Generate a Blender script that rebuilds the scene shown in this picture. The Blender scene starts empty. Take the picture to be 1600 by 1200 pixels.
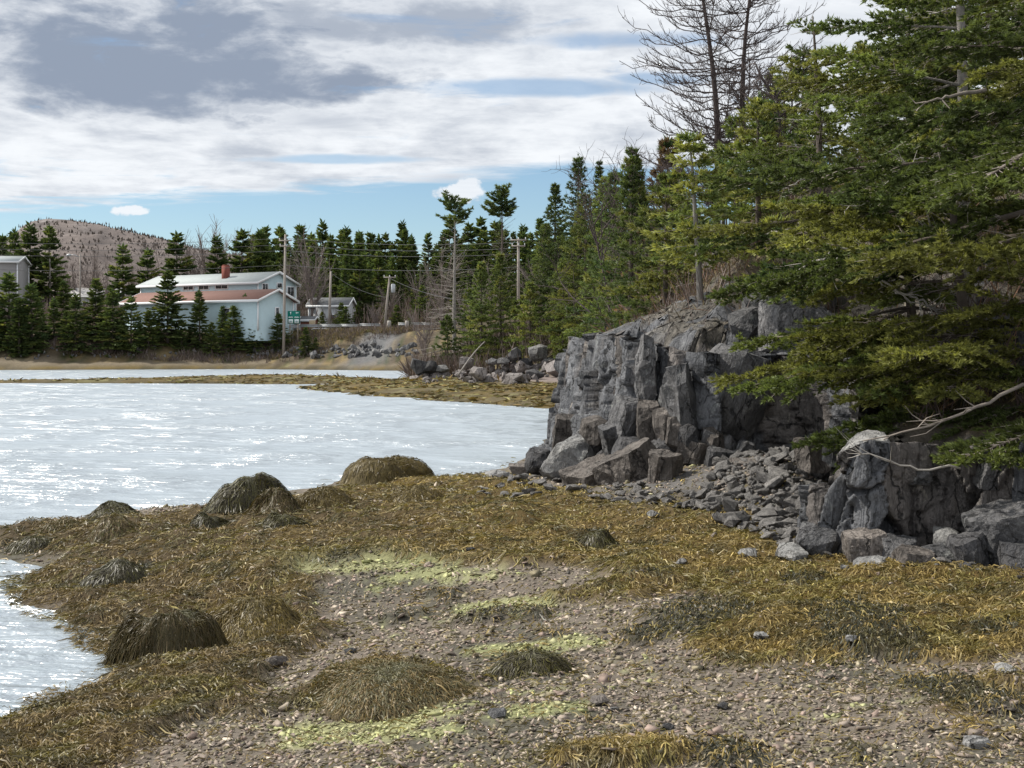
import bpy, bmesh, math, random
import numpy as np
from mathutils import Vector, Matrix

# ------------------------------------------------------------------ camera, sky, sun, exposure
SC = bpy.context.scene
COL = SC.collection
CAM_H, FPX, HORIZ = 2.3, 2000.0, 545.0      # eye height over the water, focal length in photo pixels, horizon row
cam_d = bpy.data.cameras.new('camera')
cam_d.sensor_width = 36.0
cam_d.lens = 36.0 * FPX / 1600.0
cam_d.shift_y = -(600.0 - HORIZ) / 1600.0
cam_d.clip_start, cam_d.clip_end = 0.1, 6000.0
cam = bpy.data.objects.new('camera', cam_d)
COL.objects.link(cam)
cam.location = (0, 0, CAM_H)
cam.rotation_euler = (math.radians(90), 0, 0)
SC.camera = cam

SUN_AZ, SUN_EL = math.radians(-74), math.radians(48)     # azimuth from +Y (view direction) towards +X
world = bpy.data.worlds.new('World')
SC.world = world
world.use_nodes = True


class NT:
    """small helper that chains shader nodes"""
    def __init__(s, tree):
        s.t = tree; tree.nodes.clear()
    def n(s, kind, **kw):
        nd = s.t.nodes.new(kind)
        for k, v in kw.items(): setattr(nd, k, v)
        return nd
    def put(s, sock, v):
        if isinstance(v, bpy.types.NodeSocket): s.t.links.new(v, sock)
        elif v is not None:
            try: sock.default_value = v
            except Exception: sock.default_value = tuple(v) + (1.0,)
    def m(s, op, a, b=None, c=None, clamp=False):
        nd = s.n('ShaderNodeMath', operation=op, use_clamp=clamp)
        for i, v in enumerate((a, b, c)): s.put(nd.inputs[i], v)
        return nd.outputs[0]
    def vm(s, op, a, b=None):
        nd = s.n('ShaderNodeVectorMath', operation=op)
        s.put(nd.inputs[0], a); s.put(nd.inputs[1], b)
        return nd.outputs[0]
    def xyz(s, x, y, z=0.0):
        nd = s.n('ShaderNodeCombineXYZ')
        for i, v in enumerate((x, y, z)): s.put(nd.inputs[i], v)
        return nd.outputs[0]
    def sep(s, v):
        nd = s.n('ShaderNodeSeparateXYZ'); s.put(nd.inputs[0], v)
        return nd.outputs
    def noise(s, vec, scale=1.0, detail=4.0, rough=0.5, dist=0.0):
        nd = s.n('ShaderNodeTexNoise')
        s.put(nd.inputs['Vector'], vec)
        nd.inputs['Scale'].default_value = scale; nd.inputs['Detail'].default_value = detail
        nd.inputs['Roughness'].default_value = rough; nd.inputs['Distortion'].default_value = dist
        return nd.outputs['Fac']
    def ss(s, v, a, b, lo=0.0, hi=1.0):
        nd = s.n('ShaderNodeMapRange', interpolation_type='SMOOTHSTEP')
        s.put(nd.inputs['Value'], v); s.put(nd.inputs['From Min'], a); s.put(nd.inputs['From Max'], b)
        s.put(nd.inputs['To Min'], lo); s.put(nd.inputs['To Max'], hi)
        return nd.outputs['Result']
    def mix(s, f, a, b, blend='MIX'):
        nd = s.n('ShaderNodeMix', data_type='RGBA', blend_type=blend)
        s.put(nd.inputs[0], f); s.put(nd.inputs[6], a); s.put(nd.inputs[7], b)
        return nd.outputs[2]
    def bump(s, h, strength, dist, normal=None):
        nd = s.n('ShaderNodeBump')
        s.put(nd.inputs['Height'], h); nd.inputs['Strength'].default_value = strength
        nd.inputs['Distance'].default_value = dist
        if normal is not None: s.put(nd.inputs['Normal'], normal)
        return nd.outputs[0]
    def attr(s, name):
        return s.n('ShaderNodeAttribute', attribute_name=name).outputs['Color']


def build_world():
    w = NT(world.node_tree)
    STR = 0.10
    sky = w.n('ShaderNodeTexSky', sky_type='NISHITA', sun_disc=False)
    sky.sun_elevation, sky.sun_rotation = SUN_EL, SUN_AZ
    sky.altitude, sky.air_density, sky.dust_density, sky.ozone_density = 0, 1.0, 0.25, 1.6
    blue = w.mix(1.0, sky.outputs[0], (0.80, 0.88, 0.93, 1), 'MULTIPLY')
    d = w.n('ShaderNodeTexCoord').outputs['Generated']
    x, y, z = w.sep(d)
    zc = w.m('MAXIMUM', z, 0.02)
    px, py = w.m('DIVIDE', x, zc), w.m('DIVIDE', y, zc)           # where the view ray meets the cloud deck
    p = w.xyz(px, py)
    # broad, torn and fine structure of the deck
    big = w.noise(w.xyz(w.m('MULTIPLY', px, 0.55), w.m('MULTIPLY', py, 0.55), 3.1), 1.0, 3, 0.5, 0.4)
    tear = w.noise(w.xyz(w.m('MULTIPLY', px, 0.9), w.m('MULTIPLY', py, 1.3), 7.7), 1.2, 8, 0.62, 0.5)
    fine = w.noise(w.xyz(w.m('MULTIPLY', px, 1.8), w.m('MULTIPLY', py, 1.6), 1.3), 1.6, 7, 0.6, 0.2)
    puff = w.noise(w.vm('MULTIPLY', d, (10.0, 10.0, 24.0)), 1.0, 9, 0.62, 0.5)
    pf2 = w.noise(w.vm('ADD', w.vm('MULTIPLY', d, (16.0, 16.0, 46.0)), (0.0, 0.0, 0.35)), 1.0, 7, 0.6, 0.2)
    edge_y = w.m('ADD', w.m('MULTIPLY', px, -0.50), w.m('MULTIPLY_ADD', tear, 2.4, 6.25))
    deck = w.ss(w.m('SUBTRACT', edge_y, py), -0.15, 0.55)
    cover = w.ss(w.m('ADD', w.m('MULTIPLY', tear, 0.8), w.m('MULTIPLY', big, 0.55)), 0.38, 0.56)
    cover = w.m('MULTIPLY', cover, w.ss(w.m('ADD', puff, w.m('MULTIPLY', tear, 0.5)), 0.48, 0.62, 0.55, 1.0))
    def spot(cx, cy, rx, ry, wob=0.9):
        a = w.m('POWER', w.m('DIVIDE', w.m('SUBTRACT', px, cx), rx), 2.0)
        b = w.m('POWER', w.m('DIVIDE', w.m('SUBTRACT', py, cy), ry), 2.0)
        r = w.m('ADD', w.m('ADD', a, b), w.m('MULTIPLY', w.m('SUBTRACT', w.m('MULTIPLY', w.m('ADD', puff, pf2), 0.5), 0.5), wob * 7))
        return w.ss(r, 1.7, 0.0)
    gaps = None
    for g in ((0.14, 4.9, 0.42, 0.17), (0.36, 4.15, 0.30, 0.12), (-0.95, 6.75, 0.55, 0.16), (0.55, 4.75, 0.2, 0.12)):
        s_ = spot(*g, wob=0.9)
        gaps = s_ if gaps is None else w.m('MAXIMUM', gaps, s_)
    cover = w.m('MULTIPLY', cover, w.m('SUBTRACT', 1.0, w.m('MULTIPLY', gaps, 0.7)))
    dens = w.m('MULTIPLY', deck, cover)
    # thin streaks past the edge of the deck
    st = w.noise(w.xyz(w.m('MULTIPLY', px, 0.35), w.m('MULTIPLY', py, 0.8), 5.0), 1.0, 5, 0.55)
    dens = w.m('MAXIMUM', dens, w.m('MULTIPLY', w.ss(st, 0.60, 0.74), 0.6))
    # two small cumulus heaps over the far shore
    yc = w.m('MAXIMUM', y, 0.01)
    u, v = w.m('DIVIDE', x, yc), w.m('DIVIDE', z, yc)
    fl = w.noise(w.xyz(w.m('MULTIPLY', u, 70), w.m('MULTIPLY', v, 100), 2.0), 1.0, 6, 0.6)
    heaps = None
    for (u0, v0, ru, rv) in ((-0.041, 0.1215, 0.018, 0.0075), (-0.034, 0.126, 0.011, 0.0085), (-0.2985, 0.1078, 0.014, 0.0042)):
        a = w.m('POWER', w.m('DIVIDE', w.m('SUBTRACT', u, u0), ru), 2.0)
        b = w.m('POWER', w.m('DIVIDE', w.m('SUBTRACT', v, v0), rv), 2.0)
        r = w.m('ADD', w.m('ADD', a, b), w.m('MULTIPLY', w.m('SUBTRACT', fl, 0.5), 3.2))
        h = w.m('MULTIPLY', w.ss(r, 1.35, 0.55), w.ss(y, 0.0, 0.05))
        heaps = h if heaps is None else w.m('MAXIMUM', heaps, h)
    dens = w.m('MAXIMUM', dens, w.m('MULTIPLY', heaps, 0.93))
    # thickness decides how grey the underside is
    dark = w.ss(w.m('ADD', w.m('MULTIPLY', big, 0.7), w.m('MULTIPLY', tear, 0.5)), 0.58, 0.86)
    dark = w.m('MULTIPLY', dark, 0.62)
    dark = w.m('MAXIMUM', dark, w.m('MULTIPLY', spot(-1.3, 4.5, 0.82, 1.2, 0.9), 1.0))
    dark = w.m('MAXIMUM', dark, w.m('MULTIPLY', spot(-0.36, 3.95, 0.55, 0.36, 0.8), 0.8))
    rip = w.m('MULTIPLY', w.ss(w.m('ADD', w.m('MULTIPLY', fine, 0.3), w.m('MULTIPLY', w.m('ADD', puff, pf2), 0.35)), 0.40, 0.68), 0.66)
    dark = w.m('MAXIMUM', dark, rip)
    dark = w.m('MULTIPLY', dark, w.m('MULTIPLY_ADD', heaps, -0.7, 1.0))
    k = 1.0 / STR
    cl = w.mix(dark, (0.73 * k, 0.755 * k, 0.785 * k, 1), (0.235 * k, 0.28 * k, 0.36 * k, 1))
    out = w.mix(dens, blue, cl)
    bg = w.n('ShaderNodeBackground'); w.put(bg.inputs[0], out); bg.inputs[1].default_value = STR
    o = w.n('ShaderNodeOutputWorld'); w.put(o.inputs[0], bg.outputs[0])
build_world()

sun_d = bpy.data.lights.new('sun', 'SUN')
sun_d.energy, sun_d.angle, sun_d.color = 4.2, math.radians(3), (1.0, 0.95, 0.86)
sun = bpy.data.objects.new('sun', sun_d)
COL.objects.link(sun)
sdir = Vector((math.sin(SUN_AZ) * math.cos(SUN_EL), math.cos(SUN_AZ) * math.cos(SUN_EL), math.sin(SUN_EL)))
sun.rotation_euler = (-sdir).to_track_quat('-Z', 'Y').to_euler()
sun.location = (0, 0, 40)

SC.view_settings.view_transform = 'Standard'
SC.view_settings.look = 'None'
SC.view_settings.gamma = 1.0
SC.view_settings.exposure = 0.36
SC.view_settings.use_curve_mapping = False
SC.render.engine = 'CYCLES'
SC.cycles.max_bounces = 6
SC.cycles.diffuse_bounces = 3
SC.cycles.transparent_max_bounces = 6
SC.cycles.use_denoising = True

# ------------------------------------------------------------------ helpers
RNG = np.random.default_rng(11)
random.seed(5)

def at(px, py, Y):
    """photo pixel seen at depth Y -> world point"""
    return np.array(((px - 800.0) / FPX * Y, Y, CAM_H - (py - HORIZ) / FPX * Y))

def sst(v, a, b):
    t = np.clip((np.asarray(v, float) - a) / (b - a), 0, 1)
    return t * t * (3 - 2 * t)

def _hash(ix, iy, iz, seed):
    h = (ix.astype(np.int64) * 374761393 + iy.astype(np.int64) * 668265263 + iz.astype(np.int64) * 2147483647 + seed * 1274126177) & 0xFFFFFFFF
    h = ((h ^ (h >> 13)) * 1274126177) & 0xFFFFFFFF
    h = ((h ^ (h >> 16)) * 2246822519) & 0xFFFFFFFF
    return ((h ^ (h >> 15)) & 0xFFFFFF) / float(0xFFFFFF)

def vn2(x, y, seed=0):
    xi, yi = np.floor(x), np.floor(y)
    fx, fy = x - xi, y - yi
    fx, fy = fx * fx * (3 - 2 * fx), fy * fy * (3 - 2 * fy)
    z0 = np.zeros_like(xi)
    a, b = _hash(xi, yi, z0, seed), _hash(xi + 1, yi, z0, seed)
    c, d = _hash(xi, yi + 1, z0, seed), _hash(xi + 1, yi + 1, z0, seed)
    return (a * (1 - fx) + b * fx) * (1 - fy) + (c * (1 - fx) + d * fx) * fy

def fbm2(x, y, oct=4, seed=0):
    s, a, t = 0.0, 0.5, 0.0
    for i in range(oct):
        s = s + a * vn2(x * 2 ** i + 13.7 * i, y * 2 ** i - 7.1 * i, seed + i); t += a; a *= 0.5
    return s / t

def vn3(p, seed=0):
    i = np.floor(p); f = p - i; f = f * f * (3 - 2 * f)
    r = 0.0
    for dx in (0, 1):
        for dy in (0, 1):
            for dz in (0, 1):
                w = (f[:, 0] if dx else 1 - f[:, 0]) * (f[:, 1] if dy else 1 - f[:, 1]) * (f[:, 2] if dz else 1 - f[:, 2])
                r = r + w * _hash(i[:, 0] + dx, i[:, 1] + dy, i[:, 2] + dz, seed)
    return r

def link(o, parent=None):
    COL.objects.link(o)
    if parent is not None: o.parent = parent
    return o

def mesh_np(name, V, F, mat=None, col=None, smooth=False):
    """mesh data from arrays; F is (n,3) or (n,4) or a list of such arrays; col is per-vertex rgb"""
    V = np.ascontiguousarray(V, np.float32)
    Fs = F if isinstance(F, list) else [F]
    Fs = [np.asarray(f, np.int32) for f in Fs if len(f)]
    me = bpy.data.meshes.new(name)
    me.vertices.add(len(V)); me.vertices.foreach_set('co', V.ravel())
    idx = np.concatenate([f.ravel() for f in Fs])
    tot = np.concatenate([np.full(len(f), f.shape[1], np.int32) for f in Fs])
    st = np.concatenate([[0], np.cumsum(tot)[:-1]]).astype(np.int32)
    me.loops.add(len(idx)); me.loops.foreach_set('vertex_index', idx)
    me.polygons.add(len(tot)); me.polygons.foreach_set('loop_start', st); me.polygons.foreach_set('loop_total', tot)
    if smooth: me.polygons.foreach_set('use_smooth', np.ones(len(tot), bool))
    if col is not None:
        a = me.color_attributes.new('Col', 'FLOAT_COLOR', 'POINT')
        c = np.ones((len(V), 4), np.float32); c[:, :3] = col
        a.data.foreach_set('color', c.ravel())
    me.update(calc_edges=True)
    if mat is not None: me.materials.append(mat)
    return me

def obj(name, me, parent=None, loc=None, rot=None, scale=None):
    o = bpy.data.objects.new(name, me)
    if loc is not None: o.location = [float(v) for v in loc]
    if rot is not None: o.rotation_euler = rot
    if scale is not None: o.scale = scale
    return link(o, parent)

def tag(o, label=None, cat=None, group=None, kind=None):
    if label: o['label'] = label
    if cat: o['category'] = cat
    if group: o['group'] = group
    if kind: o['kind'] = kind
    return o

def thing(name, label, cat, loc=(0, 0, 0), rz=0.0, group=None):
    o = bpy.data.objects.new(name, None)
    o.empty_display_size = 0.2
    o.location = [float(v) for v in loc]; o.rotation_euler = (0, 0, rz)
    link(o)
    return tag(o, label, cat, group)

def copy_tree(root, loc, rz=0.0, scale=1.0, label=None, tilt=(0, 0)):
    r = root.copy(); COL.objects.link(r)
    r.location = [float(v) for v in loc]; r.rotation_euler = (tilt[0], tilt[1], rz)
    r.scale = (scale,) * 3 if np.isscalar(scale) else scale
    if label: r['label'] = label
    for ch in root.children:
        c = ch.copy(); COL.objects.link(c); c.parent = r
        for g in ch.children:
            q = g.copy(); COL.objects.link(q); q.parent = c
    return r


class MB:
    """collects simple shapes into one mesh"""
    def __init__(s): s.V, s.T, s.Q, s.C, s.k = [], [], [], [], 0
    def add(s, V, T=None, Q=None, col=None):
        V = np.asarray(V, float).reshape(-1, 3)
        if T is not None and len(T): s.T.append(np.asarray(T, int).reshape(-1, 3) + s.k)
        if Q is not None and len(Q): s.Q.append(np.asarray(Q, int).reshape(-1, 4) + s.k)
        s.V.append(V)
        if col is not None:
            c = np.asarray(col, float)
            s.C.append(np.tile(c, (len(V), 1)) if c.ndim == 1 else c)
        s.k += len(V)
    def box(s, c, d, rz=0.0, M=None):
        v = np.array([(x, y, z) for x in (-.5, .5) for y in (-.5, .5) for z in (-.5, .5)]) * np.asarray(d, float)
        if rz:
            cs, sn = math.cos(rz), math.sin(rz)
            v = np.stack([v[:, 0] * cs - v[:, 1] * sn, v[:, 0] * sn + v[:, 1] * cs, v[:, 2]], 1)
        if M is not None: v = v @ np.array(M.to_3x3()).T
        s.add(v + np.asarray(c, float), Q=[(0, 1, 3, 2), (4, 6, 7, 5), (0, 4, 5, 1), (2, 3, 7, 6), (0, 2, 6, 4), (1, 5, 7, 3)])
    def tube(s, P, R, n=5, cap=True, col=None):
        P = np.asarray(P, float); k = len(P); R = np.broadcast_to(np.asarray(R, float), (k,))
        T = np.gradient(P, axis=0); T /= np.linalg.norm(T, axis=1, keepdims=True) + 1e-9
        up = np.array([0.13, 0.21, 0.97]) if abs(T[:, 2]).mean() < 0.8 else np.array([0.95, 0.2, 0.1])
        A = np.cross(T, up); A /= np.linalg.norm(A, axis=1, keepdims=True) + 1e-9
        B = np.cross(T, A)
        a = np.arange(n) * 2 * math.pi / n
        ring = (A[:, None, :] * np.cos(a)[None, :, None] + B[:, None, :] * np.sin(a)[None, :, None]) * R[:, None, None] + P[:, None, :]
        i, j = np.meshgrid(np.arange(k - 1), np.arange(n), indexing='ij')
        q = np.stack([i * n + j, i * n + (j + 1) % n, (i + 1) * n + (j + 1) % n, (i + 1) * n + j], -1).reshape(-1, 4)
        t = []
        if cap:
            t = [(0, x + 1, x) for x in range(1, n - 1)] + [((k - 1) * n, (k - 1) * n + x, (k - 1) * n + x + 1) for x in range(1, n - 1)]
        s.add(ring.reshape(-1, 3), T=t, Q=q, col=col)
    def data(s):
        F = []
        if s.Q: F.append(np.concatenate(s.Q))
        if s.T: F.append(np.concatenate(s.T))
        return np.concatenate(s.V), F, (np.concatenate(s.C) if s.C else None)
    def mesh(s, name, mat, smooth=False):
        V, F, C = s.data()
        return mesh_np(name, V, F, mat, C, smooth)
    def build(s, name, mat, parent=None, smooth=False, loc=None):
        return obj(name, s.mesh(name, mat, smooth), parent, loc)


# ------------------------------------------------------------------ materials
def new_mat(name):
    m = bpy.data.materials.new(name); m.use_nodes = True
    return m, NT(m.node_tree)

def principled(w, col, rough=0.8, normal=None, spec=0.3, metallic=0.0):
    b = w.n('ShaderNodeBsdfPrincipled')
    w.put(b.inputs['Base Color'], col); w.put(b.inputs['Roughness'], rough)
    b.inputs['Specular IOR Level'].default_value = spec; b.inputs['Metallic'].default_value = metallic
    if normal is not None: w.put(b.inputs['Normal'], normal)
    return b

def finish(w, sh):
    o = w.n('ShaderNodeOutputMaterial'); w.put(o.inputs[0], sh)

def plain(name, col, rough=0.7, var=0.25, scale=6.0, spec=0.3, bump=0.0, metallic=0.0):
    m, w = new_mat(name)
    c = w.n('ShaderNodeTexCoord').outputs['Object']
    n = w.noise(c, scale, 5, 0.6)
    base = w.mix(n, tuple(v * (1 - var) for v in col) + (1,), tuple(min(1, v * (1 + var)) for v in col) + (1,))
    nm = w.bump(w.noise(c, scale * 5, 4, 0.6), 0.5, bump) if bump else None
    finish(w, principled(w, base, rough, nm, spec, metallic).outputs[0])
    return m

def rock_mat(name, a, b, lichen=0.0, wet=0.0, scale=1.0, crack=1.0, tone=False):
    m, w = new_mat(name)
    tc = w.n('ShaderNodeTexCoord').outputs['Object']
    oi = w.n('ShaderNodeObjectInfo').outputs['Random']
    c = w.vm('ADD', tc, w.xyz(w.m('MULTIPLY', oi, 37.0), w.m('MULTIPLY', oi, 11.0), 0.0))
    g = w.noise(c, 2.2 * scale, 7, 0.65, 0.3)
    base = w.mix(w.ss(g, 0.32, 0.68), a + (1,), b + (1,))
    sp = w.noise(c, 34 * scale, 4, 0.7)
    base = w.mix(w.m('MULTIPLY', w.ss(sp, 0.45, 0.75), 0.35), base, tuple(v * 1.7 for v in b) + (1,))
    st = w.noise(w.vm('MULTIPLY', c, (9.0, 9.0, 1.2)), scale, 5, 0.6)          # stains running down the face
    base = w.mix(w.m('MULTIPLY', w.ss(st, 0.52, 0.75), 0.45), base, (a[0] * 0.75, a[1] * 0.62, a[2] * 0.5, 1))
    if lichen:
        li = w.noise(c, 5.5 * scale, 6, 0.7, 0.6)
        base = w.mix(w.m('MULTIPLY', w.ss(li, 0.58, 0.66), lichen), base, (0.42, 0.43, 0.40, 1))
    br = w.m('MULTIPLY_ADD', oi, 0.5, 0.75)
    base = w.mix(1.0, base, w.xyz(br, br, br), 'MULTIPLY')
    if tone: base = w.mix(1.0, base, w.attr('Col'), 'MULTIPLY')
    vo = w.n('ShaderNodeTexVoronoi', feature='DISTANCE_TO_EDGE')
    w.put(vo.inputs['Vector'], w.vm('ADD', w.vm('MULTIPLY', c, (1.5, 1.5, 0.8)), w.vm('MULTIPLY', w.xyz(g, sp, st), (1.6, 0.5, 1.6))))
    vo.inputs['Scale'].default_value = 2.6 * scale
    cr = w.ss(vo.outputs['Distance'], 0.0, 0.05)
    v2 = w.n('ShaderNodeTexVoronoi', feature='DISTANCE_TO_EDGE')
    wv = w.noise(c, 1.6 * scale, 4, 0.6)
    w.put(v2.inputs['Vector'], w.vm('ADD', w.vm('MULTIPLY', c, (1.7, 1.7, 0.55)), w.vm('MULTIPLY', w.xyz(wv, g, wv), (0.9, 0.9, 0.5))))
    v2.inputs['Scale'].default_value = 1.5 * scale
    gap = w.m('MULTIPLY', w.ss(v2.outputs['Distance'], 0.028, 0.004), w.ss(st, 0.40, 0.55))
    base = w.mix(w.m('MULTIPLY', gap, 0.8), base, (a[0] * 0.25, a[1] * 0.25, a[2] * 0.25, 1))
    h = w.m('ADD', w.m('MULTIPLY', cr, 0.10 * crack), w.m('ADD', w.m('MULTIPLY', g, 0.9), w.m('MULTIPLY', sp, 0.16)))
    fr = w.noise(w.vm('MULTIPLY', c, (4.0, 4.0, 1.0)), 1.7 * scale, 3, 0.5, 1.2)
    h = w.m('ADD', h, w.m('MULTIPLY', w.m('ABSOLUTE', w.m('SUBTRACT', fr, 0.5)), 0.9))
    h = w.m('SUBTRACT', h, w.m('MULTIPLY', gap, 0.35))
    nm = w.bump(h, 0.9, 0.09 / scale)
    finish(w, principled(w, base, 0.78 - wet, nm, 0.3).outputs[0])
    return m

def leaf_mat(name, trans=0.35, rough=0.55, tint=(1, 1, 1)):
    m, w = new_mat(name)
    c = w.mix(1.0, w.attr('Col'), tint + (1,), 'MULTIPLY')
    oi = w.n('ShaderNodeObjectInfo').outputs['Random']
    br = w.m('MULTIPLY_ADD', oi, 0.5, 0.75)
    c = w.mix(1.0, c, w.xyz(br, br, br), 'MULTIPLY')
    p = principled(w, c, rough, None, 0.25)
    t = w.n('ShaderNodeBsdfTranslucent'); w.put(t.inputs[0], w.mix(1.0, c, (1.25, 1.25, 0.7, 1), 'MULTIPLY'))
    mx = w.n('ShaderNodeMixShader'); mx.inputs[0].default_value = trans
    w.put(mx.inputs[1], p.outputs[0]); w.put(mx.inputs[2], t.outputs[0])
    finish(w, mx.outputs[0])
    return m

def attr_mat(name, rough=0.85, spec=0.2, nscale=30.0, bump=0.0, var=0.5):
    m, w = new_mat(name)
    tc = w.n('ShaderNodeTexCoord').outputs['Object']
    n = w.m('ADD', w.m('MULTIPLY', w.noise(tc, nscale, 6, 0.7), 0.65), w.m('MULTIPLY', w.noise(tc, nscale * 0.12, 4, 0.6), 0.35))
    f = w.ss(n, 0.25, 0.75, 1 - var, 1 + var)
    c = w.mix(1.0, w.attr('Col'), w.xyz(f, f, f), 'MULTIPLY')
    nm = w.bump(n, 0.8, bump) if bump else None
    finish(w, principled(w, c, rough, nm, spec).outputs[0])
    return m

def water_mat():
    m, w = new_mat('water')
    tc = w.n('ShaderNodeTexCoord').outputs['Object']
    r1 = w.noise(w.vm('MULTIPLY', tc, (1.0, 2.2, 1)), 1.6, 4, 0.55, 0.3)
    r2 = w.noise(w.vm('MULTIPLY', tc, (1.0, 1.9, 1)), 6.0, 3, 0.5, 0.2)
    big = w.noise(tc, 0.3, 3, 0.5)
    r0 = w.noise(w.vm('MULTIPLY', tc, (0.55, 1.9, 1)), 0.8, 3, 0.5, 0.6)
    h = w.m('ADD', w.m('ADD', r1, w.m('MULTIPLY', r0, 1.6)), w.m('MULTIPLY', r2, 0.25))
    h = w.m('MULTIPLY', h, w.ss(big, 0.32, 0.68, 0.35, 1.5))
    nm = w.bump(h, 1.0, 0.17)
    b = principled(w, (0.31, 0.37, 0.42, 1), 0.28, nm, 0.5)
    b.inputs['IOR'].default_value = 3.8
    finish(w, b.outputs[0])
    return m

M = {}
M['ground'] = attr_mat('beach_ground', 0.9, 0.15, 26.0, 0.035, 0.45)
M['water'] = water_mat()
M['rock'] = rock_mat('cliff_rock', (0.062, 0.063, 0.067), (0.165, 0.161, 0.163), 0.35)
M['rock_pale'] = rock_mat('pale_cliff_rock', (0.13, 0.13, 0.134), (0.28, 0.275, 0.265), 0.5)
M['rock_dark'] = rock_mat('dark_cliff_rock', (0.032, 0.033, 0.037), (0.085, 0.082, 0.083), 0.15)
M['rock_brown'] = rock_mat('brown_cliff_rock', (0.07, 0.061, 0.055), (0.17, 0.15, 0.135), 0.15)
M['rock_face'] = rock_mat('fractured_bedrock', (0.06, 0.062, 0.067), (0.15, 0.15, 0.154), 0.3, tone=True)
M['scree'] = rock_mat('scree_rock', (0.105, 0.10, 0.098), (0.25, 0.237, 0.225), 0.15, 0, 3.0, 0.3)
M['spit_rock'] = rock_mat('spit_rock', (0.135, 0.12, 0.116), (0.27, 0.245, 0.235), 0.2, 0, 0.7, 0.5)
M['shingle'] = attr_mat('shingle', 0.75, 0.3, 40.0, 0.004, 0.3)
M['weed'] = leaf_mat('rockweed', 0.18, 0.42)
M['weed_base'] = attr_mat('weed_mat', 0.7, 0.3, 45.0, 0.02, 0.6)
M['needle'] = leaf_mat('spruce_needles', 0.32, 0.55)
M['twig'] = plain('grey_twig', (0.27, 0.235, 0.205), 0.85, 0.4, 9.0)
M['bark'] = plain('spruce_bark', (0.115, 0.095, 0.08), 0.9, 0.5, 14.0, 0.2, 0.02)
M['bark_grey'] = plain('grey_bark', (0.26, 0.24, 0.22), 0.9, 0.45, 12.0, 0.2, 0.02)
M['dead'] = plain('bleached_wood', (0.37, 0.345, 0.315), 0.85, 0.3, 10.0)
M['brush'] = leaf_mat('bare_brush', 0.1, 0.8)

# ------------------------------------------------------------------ lie of the land
LAND = np.array([(-12, -15), (-6, 2), (-4.0, 6.8), (-3.26, 8.1), (-2.95, 8.6), (-2.75, 9.3), (-3.1, 10.3), (-3.96, 11.65), (-4.9, 12.96),
                 (-5.4, 14.0), (-6.2, 14.4), (-9, 14.6), (-9.5, 15.6), (-6.7, 16.2), (-6.0, 16.7), (-5.8, 17.8), (-4.4, 18.6), (-3.35, 20.9),
                 (-2.85, 22.2), (-1.5, 22.4), (-.8, 23), (-.1, 24.2), (.75, 29.7), (1.6, 40), (2.5, 48.4), (1, 50.5), (-1.06, 52.9),
                 (-4.8, 59.7), (-7.7, 63.9), (-11.5, 71.9), (-13, 76), (-10.8, 83), (-8.6, 96), (-8.6, 110), (-9.4, 121), (-11, 134),
                 (-30, 145), (-56, 138), (-90, 137), (-200, 150), (-420, 200), (-420, 1000), (620, 1000), (620, -15)], float)
BAR = np.array([(-70, 86.0), (-45, 86.0), (-35, 85.5), (-24, 85), (-14, 83), (-8.8, 86), (-8.4, 96), (-18, 98), (-27, 92.5), (-36, 88.5), (-45, 87.2), (-70, 87.2)], float)
FOOT = np.array([(12, -16), (9, 4), (7, 8.6), (4.28, 10.75), (3.6, 11.05), (2.95, 11.7), (3.5, 13.5), (3.9, 15.8), (3.15, 16.7), (2.16, 16.75),
                 (1.78, 17.5), (1.25, 18.7), (1.12, 20.5), (1.25, 24), (2.0, 30), (3.2, 40), (5.0, 48), (6.6, 60), (5.6, 71), (2.2, 77), (-1.8, 82.5), (-5.3, 92),
                 (-6.6, 106), (-7.6, 120), (-9.8, 136), (-29, 149), (-56, 143), (-90, 141), (-200, 156), (-410, 210), (-410, 1000), (610, 1000),
                 (610, -16)], float)

def poly_sd(X, Y, P):
    """signed distance to a polygon, positive inside"""
    X, Y = np.asarray(X, float), np.asarray(Y, float)
    d2 = np.full(X.shape, 1e18); ins = np.zeros(X.shape, bool)
    for (x0, y0), (x1, y1) in zip(P, np.roll(P, -1, 0)):
        ex, ey = x1 - x0, y1 - y0
        t = np.clip(((X - x0) * ex + (Y - y0) * ey) / (ex * ex + ey * ey), 0, 1)
        d2 = np.minimum(d2, (X - x0 - t * ex) ** 2 + (Y - y0 - t * ey) ** 2)
        c = (y0 > Y) != (y1 > Y)
        if ey != 0: ins ^= c & (X < x0 + (Y - y0) * ex / ey)
    return np.sqrt(d2) * np.where(ins, 1, -1)

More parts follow.
